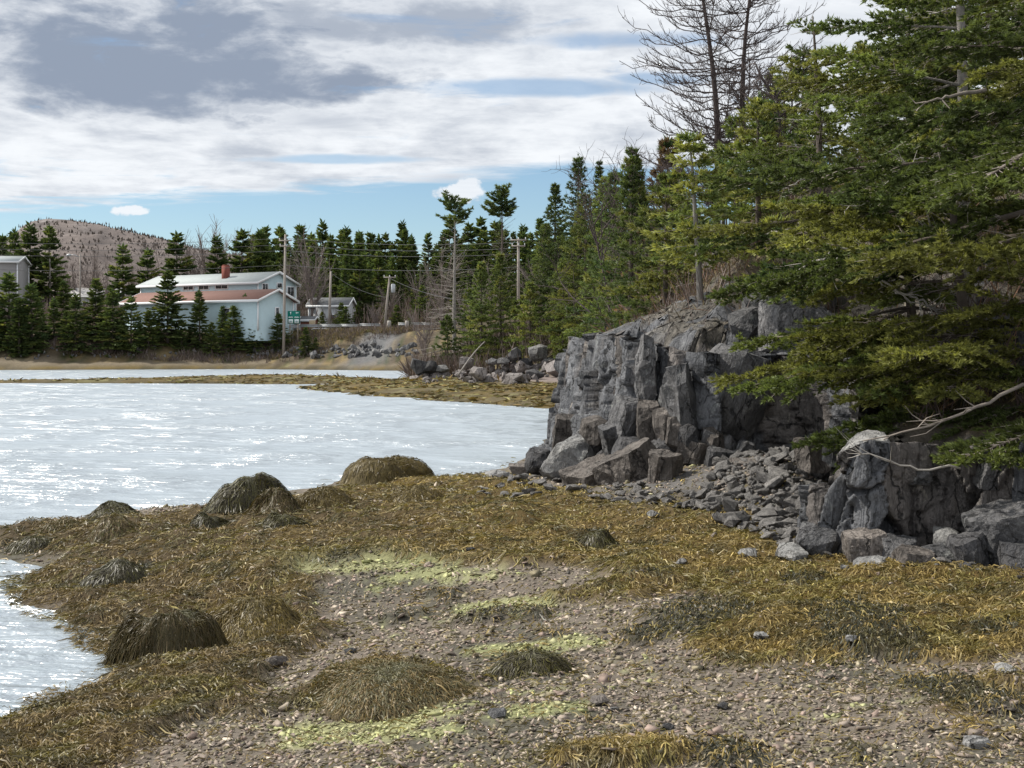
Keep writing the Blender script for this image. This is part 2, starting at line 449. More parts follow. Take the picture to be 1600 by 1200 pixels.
def base_h(X, Y, full=False):
    X, Y = np.asarray(X, float), np.asarray(Y, float)
    wob = (fbm2(X * 0.9, Y * 0.9, 3, 3) - 0.5)
    s = np.maximum(poly_sd(X, Y, LAND), poly_sd(X, Y, BAR)) + wob * np.where(Y < 40, 0.9, np.where((Y > 76) & (Y < 112), 0.8, 2.2))
    w1, w2 = sst(Y, 24, 46), sst(Y, 108, 132)
    sp = np.maximum(s, 0)
    zn = 0.82 * (1 - np.exp(-sp / 6.0))
    zm = 0.75 * (1 - np.exp(-sp / 7.0))
    zf = 1.7 * (1 - np.exp(-sp / 7.0))
    z = zn * (1 - w1) + zm * w1
    z = z * (1 - w2) + zf * w2
    z = np.where(s > 0, z, np.maximum(0.13 * s, -1.6))
    d = poly_sd(X, Y, FOOT)
    d = d + np.where(Y < 24, (fbm2(X * 2.1, Y * 2.1, 3, 9) - 0.5) * 0.5, (fbm2(X * .3, Y * .3, 3, 9) - 0.5) * 3.0)
    dp = np.maximum(d, 0)
    ns_ = sst(Y - 0.5 * X, 9.5, 13.5)
    rn = np.minimum((0.8 + 0.55 * ns_) * sst(d, 0, 0.8) + (0.36 + 0.49 * ns_) * np.clip(dp - 0.2, 0, 3.5) + 0.42 * np.maximum(dp - 3.7, 0), 11 + 0.03 * dp)
    rm = np.minimum(1.5 * sst(d, 0, 5) + 0.17 * dp, 12 + 0.02 * dp)
    rf = 3.0 * sst(d, 0, 9) + np.minimum(0.10 * np.maximum(dp - 24, 0), 1.5 + 7.0 * sst(X + 0.18 * (Y - 150), -45, 5))
    wr = sst(X, -5, 25)
    r = rn * (1 - w1) + rm * w1
    r = r * (1 - w2) + (rf * (1 - wr) + np.maximum(rf, rm) * wr) * w2
    # scree fan in the recess between cliff and outcrop
    fan = 0.44 * np.exp(-((X - 3.05) / 0.85) ** 2 - ((Y - 14.6) / 1.7) ** 2) + 0.2 * np.exp(-((X - 1.9) / 0.7) ** 2 - ((Y - 15.6) / 1.0) ** 2)
    z = z + r + np.where(d < 0.6, fan, fan * 0.3)
    z = z + (fbm2(X * 1.3 + 5, Y * 1.3, 4, 21) - 0.5) * (0.10 + 0.25 * sst(d, 0, 2)) * np.where(s > -0.2, 1, 0.4)
    return (z, s, d) if full else z

def ground_px(px, py, it=14):
    """plan position of the ground seen at a photo pixel"""
    Y = 12.0
    lo, hi = 3.0, 400.0
    ys = np.exp(np.linspace(math.log(lo), math.log(hi), 900))
    xs = (px - 800) / FPX * ys
    zr = CAM_H - (py - HORIZ) / FPX * ys
    g = np.maximum(base_h(xs, ys), -0.0)
    k = np.argmax(g >= zr)
    return xs[k], ys[k]

def ellipses(L):
    out = []
    for (cx, cy, rx, ry, wt) in L:
        x, y = ground_px(cx, cy)
        _, y0 = ground_px(cx, cy + ry); _, y1 = ground_px(cx, max(cy - ry, HORIZ + 60))
        out.append((x, y, rx / FPX * y, max((y1 - y0) / 2, 0.1), wt))
    return out

# where the beach is covered: rockweed (ochre), dark rockweed, bright green algae, bare shingle
WEED = ellipses([(120, 835, 170, 22, 1), (250, 885, 170, 60, 1), (110, 905, 90, 30, 1), (400, 830, 160, 45, 1), (560, 790, 150, 40, 1.1), (680, 790, 150, 45, 1.2), (800, 800, 140, 40, 1.3),
                 (760, 845, 110, 22, 1.1), (900, 845, 170, 50, 1.3), (1040, 840, 130, 45, 1.3), (1130, 860, 120, 30, 1.2), (1280, 910, 140, 38, 1.3), (1420, 920, 170, 35, 1.3), (1300, 965, 190, 55, 1.2),
                 (1200, 1015, 110, 26, 1.1), (1520, 960, 140, 55, 1.0), (1470, 1010, 110, 35, 0.9), (330, 960, 190, 65, 1.1), (130, 1130, 170, 60, 0.9), (290, 1080, 180, 60, 0.85), (60, 1180, 150, 50, 0.9),
                 (600, 1085, 135, 34, 1.2), (150, 1020, 60, 14, 1), (700, 905, 90, 20, 0.5), (960, 1185, 130, 24, 1.0), (930, 930, 90, 24, 0.5), (420, 1010, 110, 40, 0.7), (1400, 1120, 190, 26, 0.5),
                 (1090, 900, 120, 26, 0.7), (1530, 1160, 120, 26, 0.4), (560, 880, 60, 16, 0.3), (1540, 1085, 90, 26, 0.5),
                 (520, 886, 140, 16, -1.3), (660, 900, 150, 22, -1.3), (570, 945, 120, 34, -0.9), (810, 905, 120, 18, -0.9), (470, 1050, 90, 40, -.5)])
DARK = ellipses([(830, 1035, 60, 18, 1), (790, 965, 90, 16, 0.8), (700, 930, 60, 14, 0.7), (1100, 960, 100, 34, 0.9), (1370, 1010, 80, 50, 1), (1260, 915, 45, 14, 1), (1350, 960, 60, 18, 0.8), (1130, 1185, 70, 22, 1),
                 (190, 905, 50, 18, 1), (1540, 1105, 70, 30, 0.9), (1000, 1000, 50, 16, 0.8), (520, 880, 60, 12, 0.8), (1450, 1085, 80, 18, 0.7), (640, 960, 60, 12, 0.5), (930, 850, 26, 14, 0.9), (100, 1000, 60, 10, .6),
                 (870, 985, 60, 12, 0.7), (1340, 1180, 60, 18, 0.8), (1000, 910, 60, 12, .5), (1560, 990, 60, 26, .8)])
ALGA = ellipses([(500, 872, 130, 12, 1), (640, 878, 120, 16, 0.8), (700, 900, 90, 14, 0.7), (840, 1015, 110, 13, 1.1), (760, 945, 80, 14, 0.7), (590, 1135, 130, 30, 0.55), (840, 1108, 70, 12, 0.8),
                 (920, 1100, 40, 10, 0.6), (430, 900, 60, 10, 0.4), (470, 1150, 60, 20, 0.5), (820, 950, 70, 12, 0.5), (690, 1150, 50, 16, 0.5)])

def ell_mask(L, X, Y):
    m = np.zeros(np.shape(X))
    for (cx, cy, rx, ry, wt) in L:
        m = m + wt * np.exp(-(((X - cx) / rx) ** 2 + ((Y - cy) / ry) ** 2) ** 1.3 * 0.9)
    return m

def masks(X, Y):
    n = fbm2(X * 2.2, Y * 2.2, 4, 31); n2 = fbm2(X * 5.5 + 3, Y * 5.5, 3, 41); n5 = fbm2(X * 2.6 + 3, Y * 5.5, 3, 42)
    w = sst(ell_mask(WEED, X, Y) + (n - 0.5) * 1.1 + (n2 - .5) * .4, 0.35, 0.75)
    dk = 0.85 * sst(0.85 * ell_mask(DARK, X, Y) + (n2 - 0.5) * 0.9 + (n - .5) * .5, 0.35, 0.7)
    al = sst(ell_mask(ALGA, X, Y) * 1.3 + (n5 - 0.5) * 1.7 + (fbm2(X * 13, Y * 13, 2, 43) - .5) * .8, 0.35, 0.85) * (1 - dk) * (1 - 0.75 * w)
    near = 1 - sst(Y, 26, 34)
    return w * near, dk * near, al * near

def height(X, Y):
    z, s, d = base_h(X, Y, True)
    w, dk, al = masks(X, Y)
    lump = fbm2(X * 1.9, Y * 1.9, 3, 51); l2 = fbm2(X * 6, Y * 6, 2, 61)
    hump = (np.maximum(w, dk * 0.8)) * (0.02 + 0.16 * np.maximum(lump - 0.35, 0) + 0.05 * (l2 - .3)) * (1 - sst(d, -0.1, 0.3)) * sst(s, -0.3, 0.3)
    return z + hump

# fast look-up of the near beach
GX0, GX1, GY0, GY1, GS = -11.0, 11.0, 1.0, 36.0, 0.04
_gx = np.arange(GX0, GX1, GS); _gy = np.arange(GY0, GY1, GS)
_GX, _GY = np.meshgrid(_gx, _gy)
HG = height(_GX, _GY)
def zs(x, y):
    x, y = np.asarray(x, float), np.asarray(y, float)
    fx = np.clip((x - GX0) / GS, 0, len(_gx) - 2.001); fy = np.clip((y - GY0) / GS, 0, len(_gy) - 2.001)
    i, j = fx.astype(int), fy.astype(int); a, b = fx - i, fy - j
    return (HG[j, i] * (1 - a) + HG[j, i + 1] * a) * (1 - b) + (HG[j + 1, i] * (1 - a) + HG[j + 1, i + 1] * a) * b
def gz(x, y):
    """ground height anywhere"""
    if GX0 + 1 < x < GX1 - 1 and GY0 + 1 < y < GY1 - 1: return float(zs(x, y))
    return float(height(np.array([x]), np.array([y]))[0])

def lerp3(c, a, m): return c * (1 - m[..., None]) + np.asarray(a) * m[..., None]

def build_ground():
    na, nr = 360, 410
    t = np.linspace(-1, 1, na)
    ang = math.radians(62) * (0.42 * t + 0.58 * t ** 3)
    r = np.concatenate([np.linspace(0.3, 3.2, 12), np.exp(np.linspace(math.log(3.4), math.log(900), nr - 12))])
    A, R = np.meshgrid(ang, r)
    X, Y = np.sin(A) * R, np.cos(A) * R
    z, s, d = base_h(X, Y, True)
    Z = height(X, Y)
    w, dk, al = masks(X, Y)
    n = fbm2(X * 1.1, Y * 1.1, 4, 71); n2 = fbm2(X * 7, Y * 7, 3, 81)
    c = np.zeros(X.shape + (3,))
    c[:] = (0.155, 0.132, 0.108)
    c = lerp3(c, (0.095, 0.088, 0.07), sst(n, 0.45, 0.65))
    zone = sst(X + (Y - 12) * 0.12 + (fbm2(X * .8, Y * .8, 3, 14) - .5) * 4.0, -3.2, 1.2)
    c = lerp3(c, (0.062, 0.043, 0.02), w * 0.95)
    c = lerp3(c, (0.115, 0.078, 0.026), w * zone * .8)
    c = lerp3(c, (0.035, 0.034, 0.022), dk * 0.8)
    c = lerp3(c, (0.32, 0.335, 0.15), al * 0.6)
    c = lerp3(c, (0.15, 0.145, 0.138), sst(d, -1.3, -.5) * sst(Y, 11.5, 13) * (1 - w * .7))
    c = lerp3(c, (0.12, 0.113, 0.108), np.clip(1.3 * np.exp(-((X - 2.0) / 1.1) ** 2 - ((Y - 15.3) / 1.3) ** 2), 0, 1) * sst(d, -3, -2))
    mid = sst(Y, 34, 44)
    n3 = fbm2(X * 0.35, Y * 0.6, 4, 91)
    m = np.zeros_like(c); m[:] = (0.125, 0.092, 0.034)                      # weed covered flats
    m = lerp3(m, (0.065, 0.052, 0.026), sst(n3, 0.42, 0.62))
    n4 = fbm2(X * 1.6, Y * 1.1, 4, 93)
    m = lerp3(m, (0.10, 0.082, 0.05), sst(n4, .45, .6) * .8)
    m = lerp3(m, (0.24, 0.225, 0.10), sst(n3 * .5 + n4 * .5, 0.53, 0.68) * .8 * sst(s, 0.3, 2) * (1 - sst(s, 7, 11)))
    m = lerp3(m, (0.19, 0.155, 0.14), sst(s, 7.5, 11) * (1 - sst(Y, 105, 125)))
    m = lerp3(m, (0.17, 0.14, 0.10), sst(Y, 110, 130) * sst(s, 1.0, 3.0))
    c = lerp3(c, (0, 0, 0), mid) + m * mid[..., None]
    # under water and hill
    c = lerp3(c, (0.05, 0.045, 0.03), sst(-s, 0.0, 0.5))
    hill = np.zeros_like(c); hill[:] = (0.095, 0.075, 0.05)
    hill = lerp3(hill, (0.20, 0.15, 0.075), sst(n, 0.5, 0.66))
    hill = lerp3(hill, (0.055, 0.06, 0.025), sst(n2, 0.52, 0.7))
    gx = np.gradient(Z, axis=1) / (np.gradient(X, axis=1) + 1e-9)
    slope = np.abs(gx) + np.abs(np.gradient(Z, axis=0) / (np.gradient(R, axis=0) + 1e-9))
    hill = lerp3(hill, (0.11, 0.10, 0.095), sst(slope, 0.9, 1.6) * (1 - mid) * sst(n, .3, .55))
    c = lerp3(c, (0, 0, 0), sst(d, 0.0, 0.35)) + hill * sst(d, 0.0, 0.35)[..., None]
    # grey gravel ramp dropping from the road to the far beach
    rx, ry = at(607, 540, 152)[:2]
    ramp = np.exp(-((X - rx - (Y - ry) * 0.12) / 2.6) ** 4) * sst(Y, 137, 143) * (1 - sst(Y, 160, 166))
    c = lerp3(c, (0.15, 0.152, 0.16), ramp * .85)
    i, j = np.meshgrid(np.arange(nr - 1), np.arange(na - 1), indexing='ij')
    Q = np.stack([i * na + j, i * na + j + 1, (i + 1) * na + j + 1, (i + 1) * na + j], -1).reshape(-1, 4)
    V = np.stack([X, Y, Z], -1).reshape(-1, 3)
    o = obj('ground', mesh_np('ground', V, Q, M['ground'], c.reshape(-1, 3), True))
    tag(o, 'tidal beach of shingle, mud and rough hillside around the cove', kind='structure')

build_ground()
wv = np.array([(-900, -20, 0), (900, -20, 0), (900, 700, 0), (-900, 700, 0)], float)
tag(obj('water', mesh_np('water', wv, np.array([(0, 1, 2, 3)]), M['water'])), 'rippled pale water of the sheltered cove', kind='structure')

# ------------------------------------------------------------------ rocks
def hull_mesh(name, seed, mat, n=14, dims=(1, 1, 0.6), box=0.5, passes=0, amp=0.03, col=None):
    """angular stone: hull of points between an ellipsoid and a box, optionally refined and roughened"""
    r = np.random.default_rng(seed)
    p = r.normal(size=(n, 3)); p /= np.linalg.norm(p, axis=1, keepdims=True)
    b = p / np.abs(p).max(1, keepdims=True)
    p = (p * (1 - box) + b * box * 0.85) * r.uniform(0.8, 1.05, (n, 1)) * np.asarray(dims) * 0.5
    bm = bmesh.new()
    for v in p: bm.verts.new(v)
    ret = bmesh.ops.convex_hull(bm, input=bm.verts)
    bmesh.ops.delete(bm, geom=[g for g in bm.verts if not g.link_faces], context='VERTS')
    rough(bm, passes, amp, seed, max(dims))
    me = bpy.data.meshes.new(name); bm.to_mesh(me); bm.free()
    me.materials.append(mat)
    return me

def rough(bm, passes, amp, seed, size):
    for k in range(passes):
        bmesh.ops.triangulate(bm, faces=bm.faces)
        lim = size * (0.34, 0.2, 0.12, 0.075)[k]
        e = [x for x in bm.edges if x.calc_length() > lim]
        if e: bmesh.ops.subdivide_edges(bm, edges=e, cuts=1)
    if passes:
        bmesh.ops.triangulate(bm, faces=bm.faces)
        bm.normal_update()
        P = np.array([v.co[:] for v in bm.verts]); N = np.array([v.normal[:] for v in bm.verts])
        f = 1.0 / size
        d = (vn3(P * f * 2.2 + seed, seed) - 0.5) * 1.3 + (vn3(P * f * 6, seed + 5) - 0.5) * 0.8 + (vn3(P * f * 14, seed + 9) - 0.5) * 0.45
        Q = P + N * (d * amp * size)[:, None] + (np.random.default_rng(seed).random(P.shape) - 0.5) * amp * size * 0.35
        for v, q in zip(bm.verts, Q): v.co = q

def block_mesh(name, dims, seed, mat, cuts=12, passes=4, amp=0.055):
    """jointed cliff block: a box cut by oblique planes, then weathered"""
    r = np.random.default_rng(seed)
    bm = bmesh.new(); bmesh.ops.create_cube(bm, size=1.0)
    D = np.asarray(dims, float)
    for v in bm.verts: v.co = Vector(np.array(v.co) * D)
    for k in range(cuts):
        n = r.normal(size=3)
        n[2] *= 0.8 if k % 2 else 0.35
        if k < 3: n[1] = -abs(n[1]) - 0.4
        n /= np.linalg.norm(n)
        sup = (np.abs(n) * D / 2).sum()
        dist = sup * r.uniform(0.56, 0.86)
        g = bmesh.ops.bisect_plane(bm, geom=bm.verts[:] + bm.edges[:] + bm.faces[:], plane_co=Vector(n * dist), plane_no=Vector(n), clear_outer=True)
        ed = [x for x in g['geom_cut'] if isinstance(x, bmesh.types.BMEdge)]
        if ed: bmesh.ops.contextual_create(bm, geom=ed)
    rough(bm, passes, amp, seed, float(D.max()))
    me = bpy.data.meshes.new(name); bm.to_mesh(me); bm.free()
    me.materials.append(mat)
    return me

def place_block(root, name, px0, py0, px1, py1, Y, mat, seed, depth=None, roll=0.0, yaw=None, pitch=0.0, over=1.16, passes=4):
    """a block spanning these photo pixels at depth Y (its near face)"""
    r = random.Random(seed)
    if Y is None: Y = ground_px((px0 + px1) / 2, py1 - 6)[1] - 0.2
    w, h = (px1 - px0) / FPX * Y * over, (py1 - py0) / FPX * Y * over
    dp = depth or max(0.35, 0.8 * min(w, h) + 0.15)
    if Y is None: Y = ground_px((px0 + px1) / 2, py1 - 4)[1] - 0.25
    c = at((px0 + px1) / 2, (py0 + py1) / 2, Y + dp * 0.42)
    if seed % 3 == 0 or mat == 'rock_pale':      # weathered, less boxy
        me = hull_mesh(name, seed, M[mat], 44, (w * 1.05, dp * 1.1, h * 1.05), 0.5, passes, 0.04)
    else:
        me = block_mesh(name, (w, dp, h), seed, M[mat], passes=passes)
    rot = (math.radians(pitch), math.radians(roll), yaw if yaw is not None else r.uniform(-0.25, 0.25))
    if root is not None:
        return obj(name, me, root, c - np.array(root.location), rot)
    return obj(name, me, None, c, rot)

def rock_face(root, foot, tops, back, cw, ch, seed, nu, nv, amp=.2, lean=.14, slant=.18):
    """continuous jointed bedrock face: slab-like cells pushed in and out along a foot line, bending back into the hill"""
    r = np.random.default_rng(seed)
    P = np.array([((px - 800) / FPX * D, D) for px, D in foot]); T = np.array(tops, float)
    seg = np.r_[0, np.cumsum(np.hypot(*np.diff(P, axis=0).T))]; L = seg[-1]
    u = np.linspace(0, L, nu)
    fx, fy = np.interp(u, seg, P[:, 0]), np.interp(u, seg, P[:, 1]); top = np.interp(u, seg, T)
    k = np.ones(9) / 9
    sx, sy = np.convolve(np.pad(fx, 4, 'edge'), k, 'valid'), np.convolve(np.pad(fy, 4, 'edge'), k, 'valid')
    tx, ty = np.gradient(sx), np.gradient(sy); ln = np.hypot(tx, ty) + 1e-9
    nx, ny = ty / ln, -tx / ln                          # towards the beach
    g = zs(sx, sy) - .25
    U, Vv = np.meshgrid(u, np.linspace(0, 1, nv), indexing='ij')
    G, TP = g[:, None], top[:, None]
    hh = np.where(Vv < .7, (TP - G) * Vv / .7, (TP - G) + (Vv - .7) / .3 * back * .75)
    bk = np.where(Vv < .7, lean * (TP - G) * Vv / .7, lean * (TP - G) + (Vv - .7) / .3 * back)
    S = np.where(Vv < .7, hh, (TP - G) + (Vv - .7) / .3 * back * 1.2)       # arc length up the face
    wu = U + slant * S + (fbm2(U * 2.3, S * 2.3, 3, seed) - .5) * .13; wv_ = S + (fbm2(U * 2.1 + 9, S * 2.1, 3, seed + 1) - .5) * .18
    def cells(w_, h_, sd):
        rr = np.random.default_rng(sd)
        n = int((L + 1) * 3.4 / (w_ * h_)) + 4
        cu, cv = rr.uniform(-.3, L + 1.0, n), rr.uniform(-.4, 4.2, n)
        d1 = np.full(U.shape, 1e9); d2 = d1.copy(); idx = np.zeros(U.shape, int)
        for q in range(n):
            d = np.hypot((wu - cu[q]) / w_, (wv_ - cv[q]) / h_)
            m = d < d1
            d2 = np.where(m, d1, np.minimum(d2, d)); idx = np.where(m, q, idx); d1 = np.where(m, d, d1)
        off = rr.uniform(-1, 1, n); gu, gv = rr.normal(0, .8, n), rr.normal(0, .45, n); tone = rr.uniform(.6, 1.3, n); br = rr.random(n) < .35
        return idx, d2 - d1, off[idx] + gu[idx] * (wu - cu[idx]) / w_ * .8 + gv[idx] * (wv_ - cv[idx]) / h_ * .8, tone[idx], br[idx]
    i1, e1, o1, t1, b1 = cells(cw, ch, seed + 2); i2, e2, o2, t2, b2 = cells(cw * .42, ch * .36, seed + 3)
    D = amp * o1 + amp * .34 * o2 + (fbm2(U * 7, S * 7, 3, seed + 4) - .5) * .045
    D -= .12 * (1 - sst(e1, 0, .055)) + .03 * (1 - sst(e2, 0, .07))
    D *= sst(Vv, 1.0, .9) * .9 + .1
    X = sx[:, None] + nx[:, None] * (D - bk); Y = sy[:, None] + ny[:, None] * (D - bk)
    Z = G + hh + (fbm2(U * 3, S * 3, 3, seed + 6) - .5) * .12
    tt = np.clip((Vv - .66) / .34, 0, 1); wz = sst(tt, 0, .75)            # settle onto the hillside at the top
    Zt = zs(X, Y) + (.10 + .12 * o1 + .05 * o2) * (1 - sst(tt, .6, 1.0)) - .12 * sst(tt, .85, 1.0)
    Z = Z * (1 - wz) + Zt * wz
    c = np.ones(U.shape + (3,)) * (.75 * t1 + .25 * t2)[..., None]
    c = np.where(b1[..., None], c * (1.08, .97, .88), c * (.97, .99, 1.03))
    ledge = sst(Vv, .72, .82) * sst(fbm2(U * 2.5, S * 2.5, 3, seed + 8), .46, .58)
    c = lerp3(c, (1.12, .98, .76), ledge * .8)
    i, j = np.meshgrid(np.arange(nu - 1), np.arange(nv - 1), indexing='ij')
    Q = np.stack([i * nv + j, (i + 1) * nv + j, (i + 1) * nv + j + 1, i * nv + j + 1], -1).reshape(-1, 4)
    V = np.stack([X, Y, Z], -1).reshape(-1, 3) - np.array(root.location)
    return obj('face', mesh_np('face', V, Q, M['rock_face'], c.reshape(-1, 3)), root)

def build_cliff():
    bx, by = at(1000, 780, 16.4)[:2]
    root = thing('rock_cliff', 'tall fractured grey rock cliff rising beside the water under the spruces', 'cliff', (bx, by, 0.4))
    rock_face(root, [(868, 27), (880, 22.5), (890, 20.2), (908, 18.9), (950, 17.5), (1000, 16.75), (1060, 16.3), (1120, 16.1), (1180, 16.2), (1235, 16.2), (1290, 15.7), (1325, 14.6), (1318, 13.2)],
              [2.2, 2.6, 2.65, 2.6, 2.55, 2.45, 2.35, 2.3, 2.3, 2.3, 2.3, 2.2, 2.0], 1.9, .40, 1.15, 41, 330, 150, amp=.21)
    L = [  # distinct blocks standing out of the face: px0 py0 px1 py1 depth material roll pitch
        (996, 530, 1024, 640, 16.5, 'rock', 1, 2), (998, 625, 1026, 705, 16.3, 'rock_brown', -2, 2), (1022, 632, 1068, 712, 16.1, 'rock_brown', -5, 3),
        (1042, 575, 1088, 700, 16.0, 'rock', -14, 4), (962, 622, 1002, 680, 16.5, 'rock', 12, 4), (908, 652, 955, 694, 17.4, 'rock_brown', 4, 6),
        (945, 660, 1000, 715, 16.6, 'rock', -16, 8), (960, 690, 1014, 735, 16.1, 'rock_dark', 10, 10), (1005, 690, 1060, 735, 15.9, 'rock', -8, 8),
        (1060, 690, 1106, 730, 15.8, 'rock_brown', 12, 8), (892, 728, 968, 778, 16.6, 'rock_brown', -22, 14), (1105, 690, 1160, 735, 16.0, 'rock_dark', 0, 4),
    ]
    for i, (a, b, c, d, Y, m, ro, pi) in enumerate(L):
        place_block(root, 'block', a, b, c, d, Y, m, 100 + i, roll=ro, pitch=pi, passes=3)
    # the rounded bulge overhanging the scree
    bw, bh = 135 / FPX * 16.2, 165 / FPX * 16.2
    me = hull_mesh('block', 171, M['rock'], 46, (bw * 1.1, 1.3, bh * 1.08), 0.3, 4, 0.03)
    obj('block', me, root, at(1140, 615, 16.6) - np.array(root.location), (0, math.radians(14), .2))
    rr = random.Random(9)
    for i in range(34):
        px = rr.uniform(890, 1180); f = (px - 900) / 300
        py = rr.uniform(680, 785 - 60 * max(0, f - .5)); Y = np.interp(px, (860, 950, 1000, 1060, 1100, 1210), (19.2, 17.4, 16.6, 15.9, 15.9, 16.0)) - 0.9 * (py - 660) / 150
        sz = rr.uniform(14, 32)
        place_block(root, 'block', px - sz * rr.uniform(.3, .7), py - sz * rr.uniform(.4, 1.0), px + sz * .5, py + sz * .6, Y + .1, rr.choice(['rock', 'rock_brown', 'rock_dark', 'rock']), 1300 + i, roll=rr.uniform(-25, 25), pitch=rr.uniform(-5, 15), passes=2)
    # grey face behind the spruce limbs
    root2 = thing('lichened_rock', 'lichen spotted grey rock face showing behind the spruce limbs', 'rock', tuple(at(1225, 505, 15.6)))
    for i, (a, b, c, d, Y, m, ro, pi) in enumerate([(1158, 432, 1240, 508, None, 'rock_pale', -4, 10), (1215, 425, 1300, 505, None, 'rock_pale', 3, 8), (1190, 480, 1290, 545, None, 'rock', 0, 10), (1140, 480, 1200, 540, None, 'rock', -6, 12)]):
        place_block(root2, 'block', a, b, c, d, Y, m, 180 + i, roll=ro, pitch=pi)
    # lower outcrop on the right
    ox, oy = at(1420, 880, 10.6)[:2]
    root3 = thing('rock_outcrop', 'low dark rock outcrop with vertical cracks under the spruce boughs at right', 'outcrop', (ox, oy, 0.45))
    rock_face(root3, [(1262, 12.3), (1252, 11.5), (1270, 11.0), (1310, 10.75), (1360, 10.6), (1420, 10.65), (1480, 10.7), (1540, 10.5), (1600, 10.35), (1680, 10.1), (1780, 9.9)],
              [1.0, 1.1, 1.2, 1.45, 1.58, 1.55, 1.55, 1.55, 1.6, 1.65, 1.7], .9, .24, .75, 71, 230, 110, amp=.13, lean=.10, slant=-.1)
    L = [
        (1315, 678, 1392, 748, 10.7, 'rock_pale', -6, 6), (1398, 726, 1452, 760, 10.75, 'rock', -4, 8), (1522, 708, 1580, 756, 10.6, 'rock', 6, 8),
        (1530, 802, 1640, 900, 10.0, 'rock', -14, 10), (1246, 818, 1322, 876, 10.75, 'rock', 14, 10), (1328, 838, 1384, 884, 10.35, 'rock_brown', -6, 8),
        (1376, 844, 1424, 884, 10.3, 'rock', 10, 8),
    ]
    for i, (a, b, c, d, Y, m, ro, pi) in enumerate(L):
        place_block(root3, 'block', a, b, c, d, Y, m, 200 + i, roll=ro, pitch=pi)
build_cliff()

# loose boulders one can point at: (px0, py0, px1, py1, depth, material, roll, label)
LOOSE = [
    (843, 688, 938, 757, 17.6, 'rock_pale', -24, 'big pale tilted boulder at the left foot of the cliff near the water'),
    (860, 655, 914, 698, 19.0, 'rock_brown', 4, 'blocky brown boulder at the waterside corner of the cliff'),
    (866, 692, 900, 722, 19.6, 'rock_dark', 0, 'small dark boulder between the waterside block and the pale tilted boulder'),
    (822, 700, 862, 742, 19.4, 'rock_dark', 10, 'dark jagged boulder at the water edge left of the pale tilted boulder'),
    (940, 706, 1040, 784, 15.6, 'rock_brown', -26, 'long brown slab leaning over a dark hollow at the cliff foot'),
    (1015, 712, 1060, 798, 15.1, 'rock_brown', 4, 'upright brown slab standing at the cliff foot beside the leaning slab'),
    (1070, 748, 1110, 795, 15.0, 'rock', 2, 'stubby grey block right of the upright slab at the cliff foot'),
    (1102, 706, 1140, 765, 15.4, 'rock_dark', 8, 'dark upright block at the top left of the scree'),
    (1146, 720, 1212, 758, 14.6, 'rock_brown', -6, 'flat topped brown boulder lying high on the scree'),
    (1178, 736, 1258, 790, 13.9, 'rock_brown', -18, 'largest brown slanted boulder in the middle of the scree'),
    (1246, 690, 1310, 730, 13.6, 'rock_brown', 2, 'reddish brown boulder above the scree beside the outcrop'),
    (1296, 690, 1326, 725, 12.6, 'rock', 6, 'small grey boulder wedged against the pale block of the outcrop'),
    (756, 734, 800, 772, 20.3, 'rock_pale', -8, 'pale flat boulder at the left end of the rubble by the weed'),
    (738, 748, 766, 776, 19.9, 'rock', 18, 'small leaning grey stone at the tip of the rubble by the weed'),
    (796, 728, 842, 752, 20.6, 'rock_brown', 0, 'low brown boulder with weed at the water edge of the rubble'),
    (806, 752, 848, 772, 18.9, 'rock_pale', 4, 'bright flat stone lying in the ochre weed before the rubble'),
    (1466, 888, 1530, 926, 9.7, 'rock_dark', 0, 'dark two faced boulder sunk in the weed before the outcrop'),
    (1402, 862, 1454, 898, 10.0, 'rock_brown', 8, 'rounded brown boulder at the foot of the outcrop'),
    (1448, 852, 1494, 890, 10.1, 'rock', -8, 'grey block at the foot of the outcrop beside the rounded boulder'),
    (1458, 826, 1504, 860, 10.3, 'rock_pale', 6, 'small pale block perched in the outcrop rubble'),
    (1488, 840, 1536, 884, 10.0, 'rock_dark', -14, 'dark angular block against the large boulder at the outcrop foot'),
    (1335, 872, 1385, 892, 10.0, 'rock_pale', 0, 'whitish low stone at the outcrop foot in the weed'),
    (1218, 852, 1256, 876, 10.6, 'rock_pale', -12, 'pale tilted stone at the left corner of the outcrop'),
    (1566, 690 + 165, 1640, 912, 9.8, 'rock_dark', 6, 'grey boulder cut by the right edge at the beach foot'),
]
for i, (a, b, c, d, Y, m, ro, lab) in enumerate(LOOSE):
    o = place_block(None, 'boulder', a, b, c, d, Y, m, 300 + i, roll=ro, pitch=8, over=1.15, passes=3)
    o['category'] = 'boulder'; o['label'] = lab; o['group'] = 'boulders at the foot of the cliff'

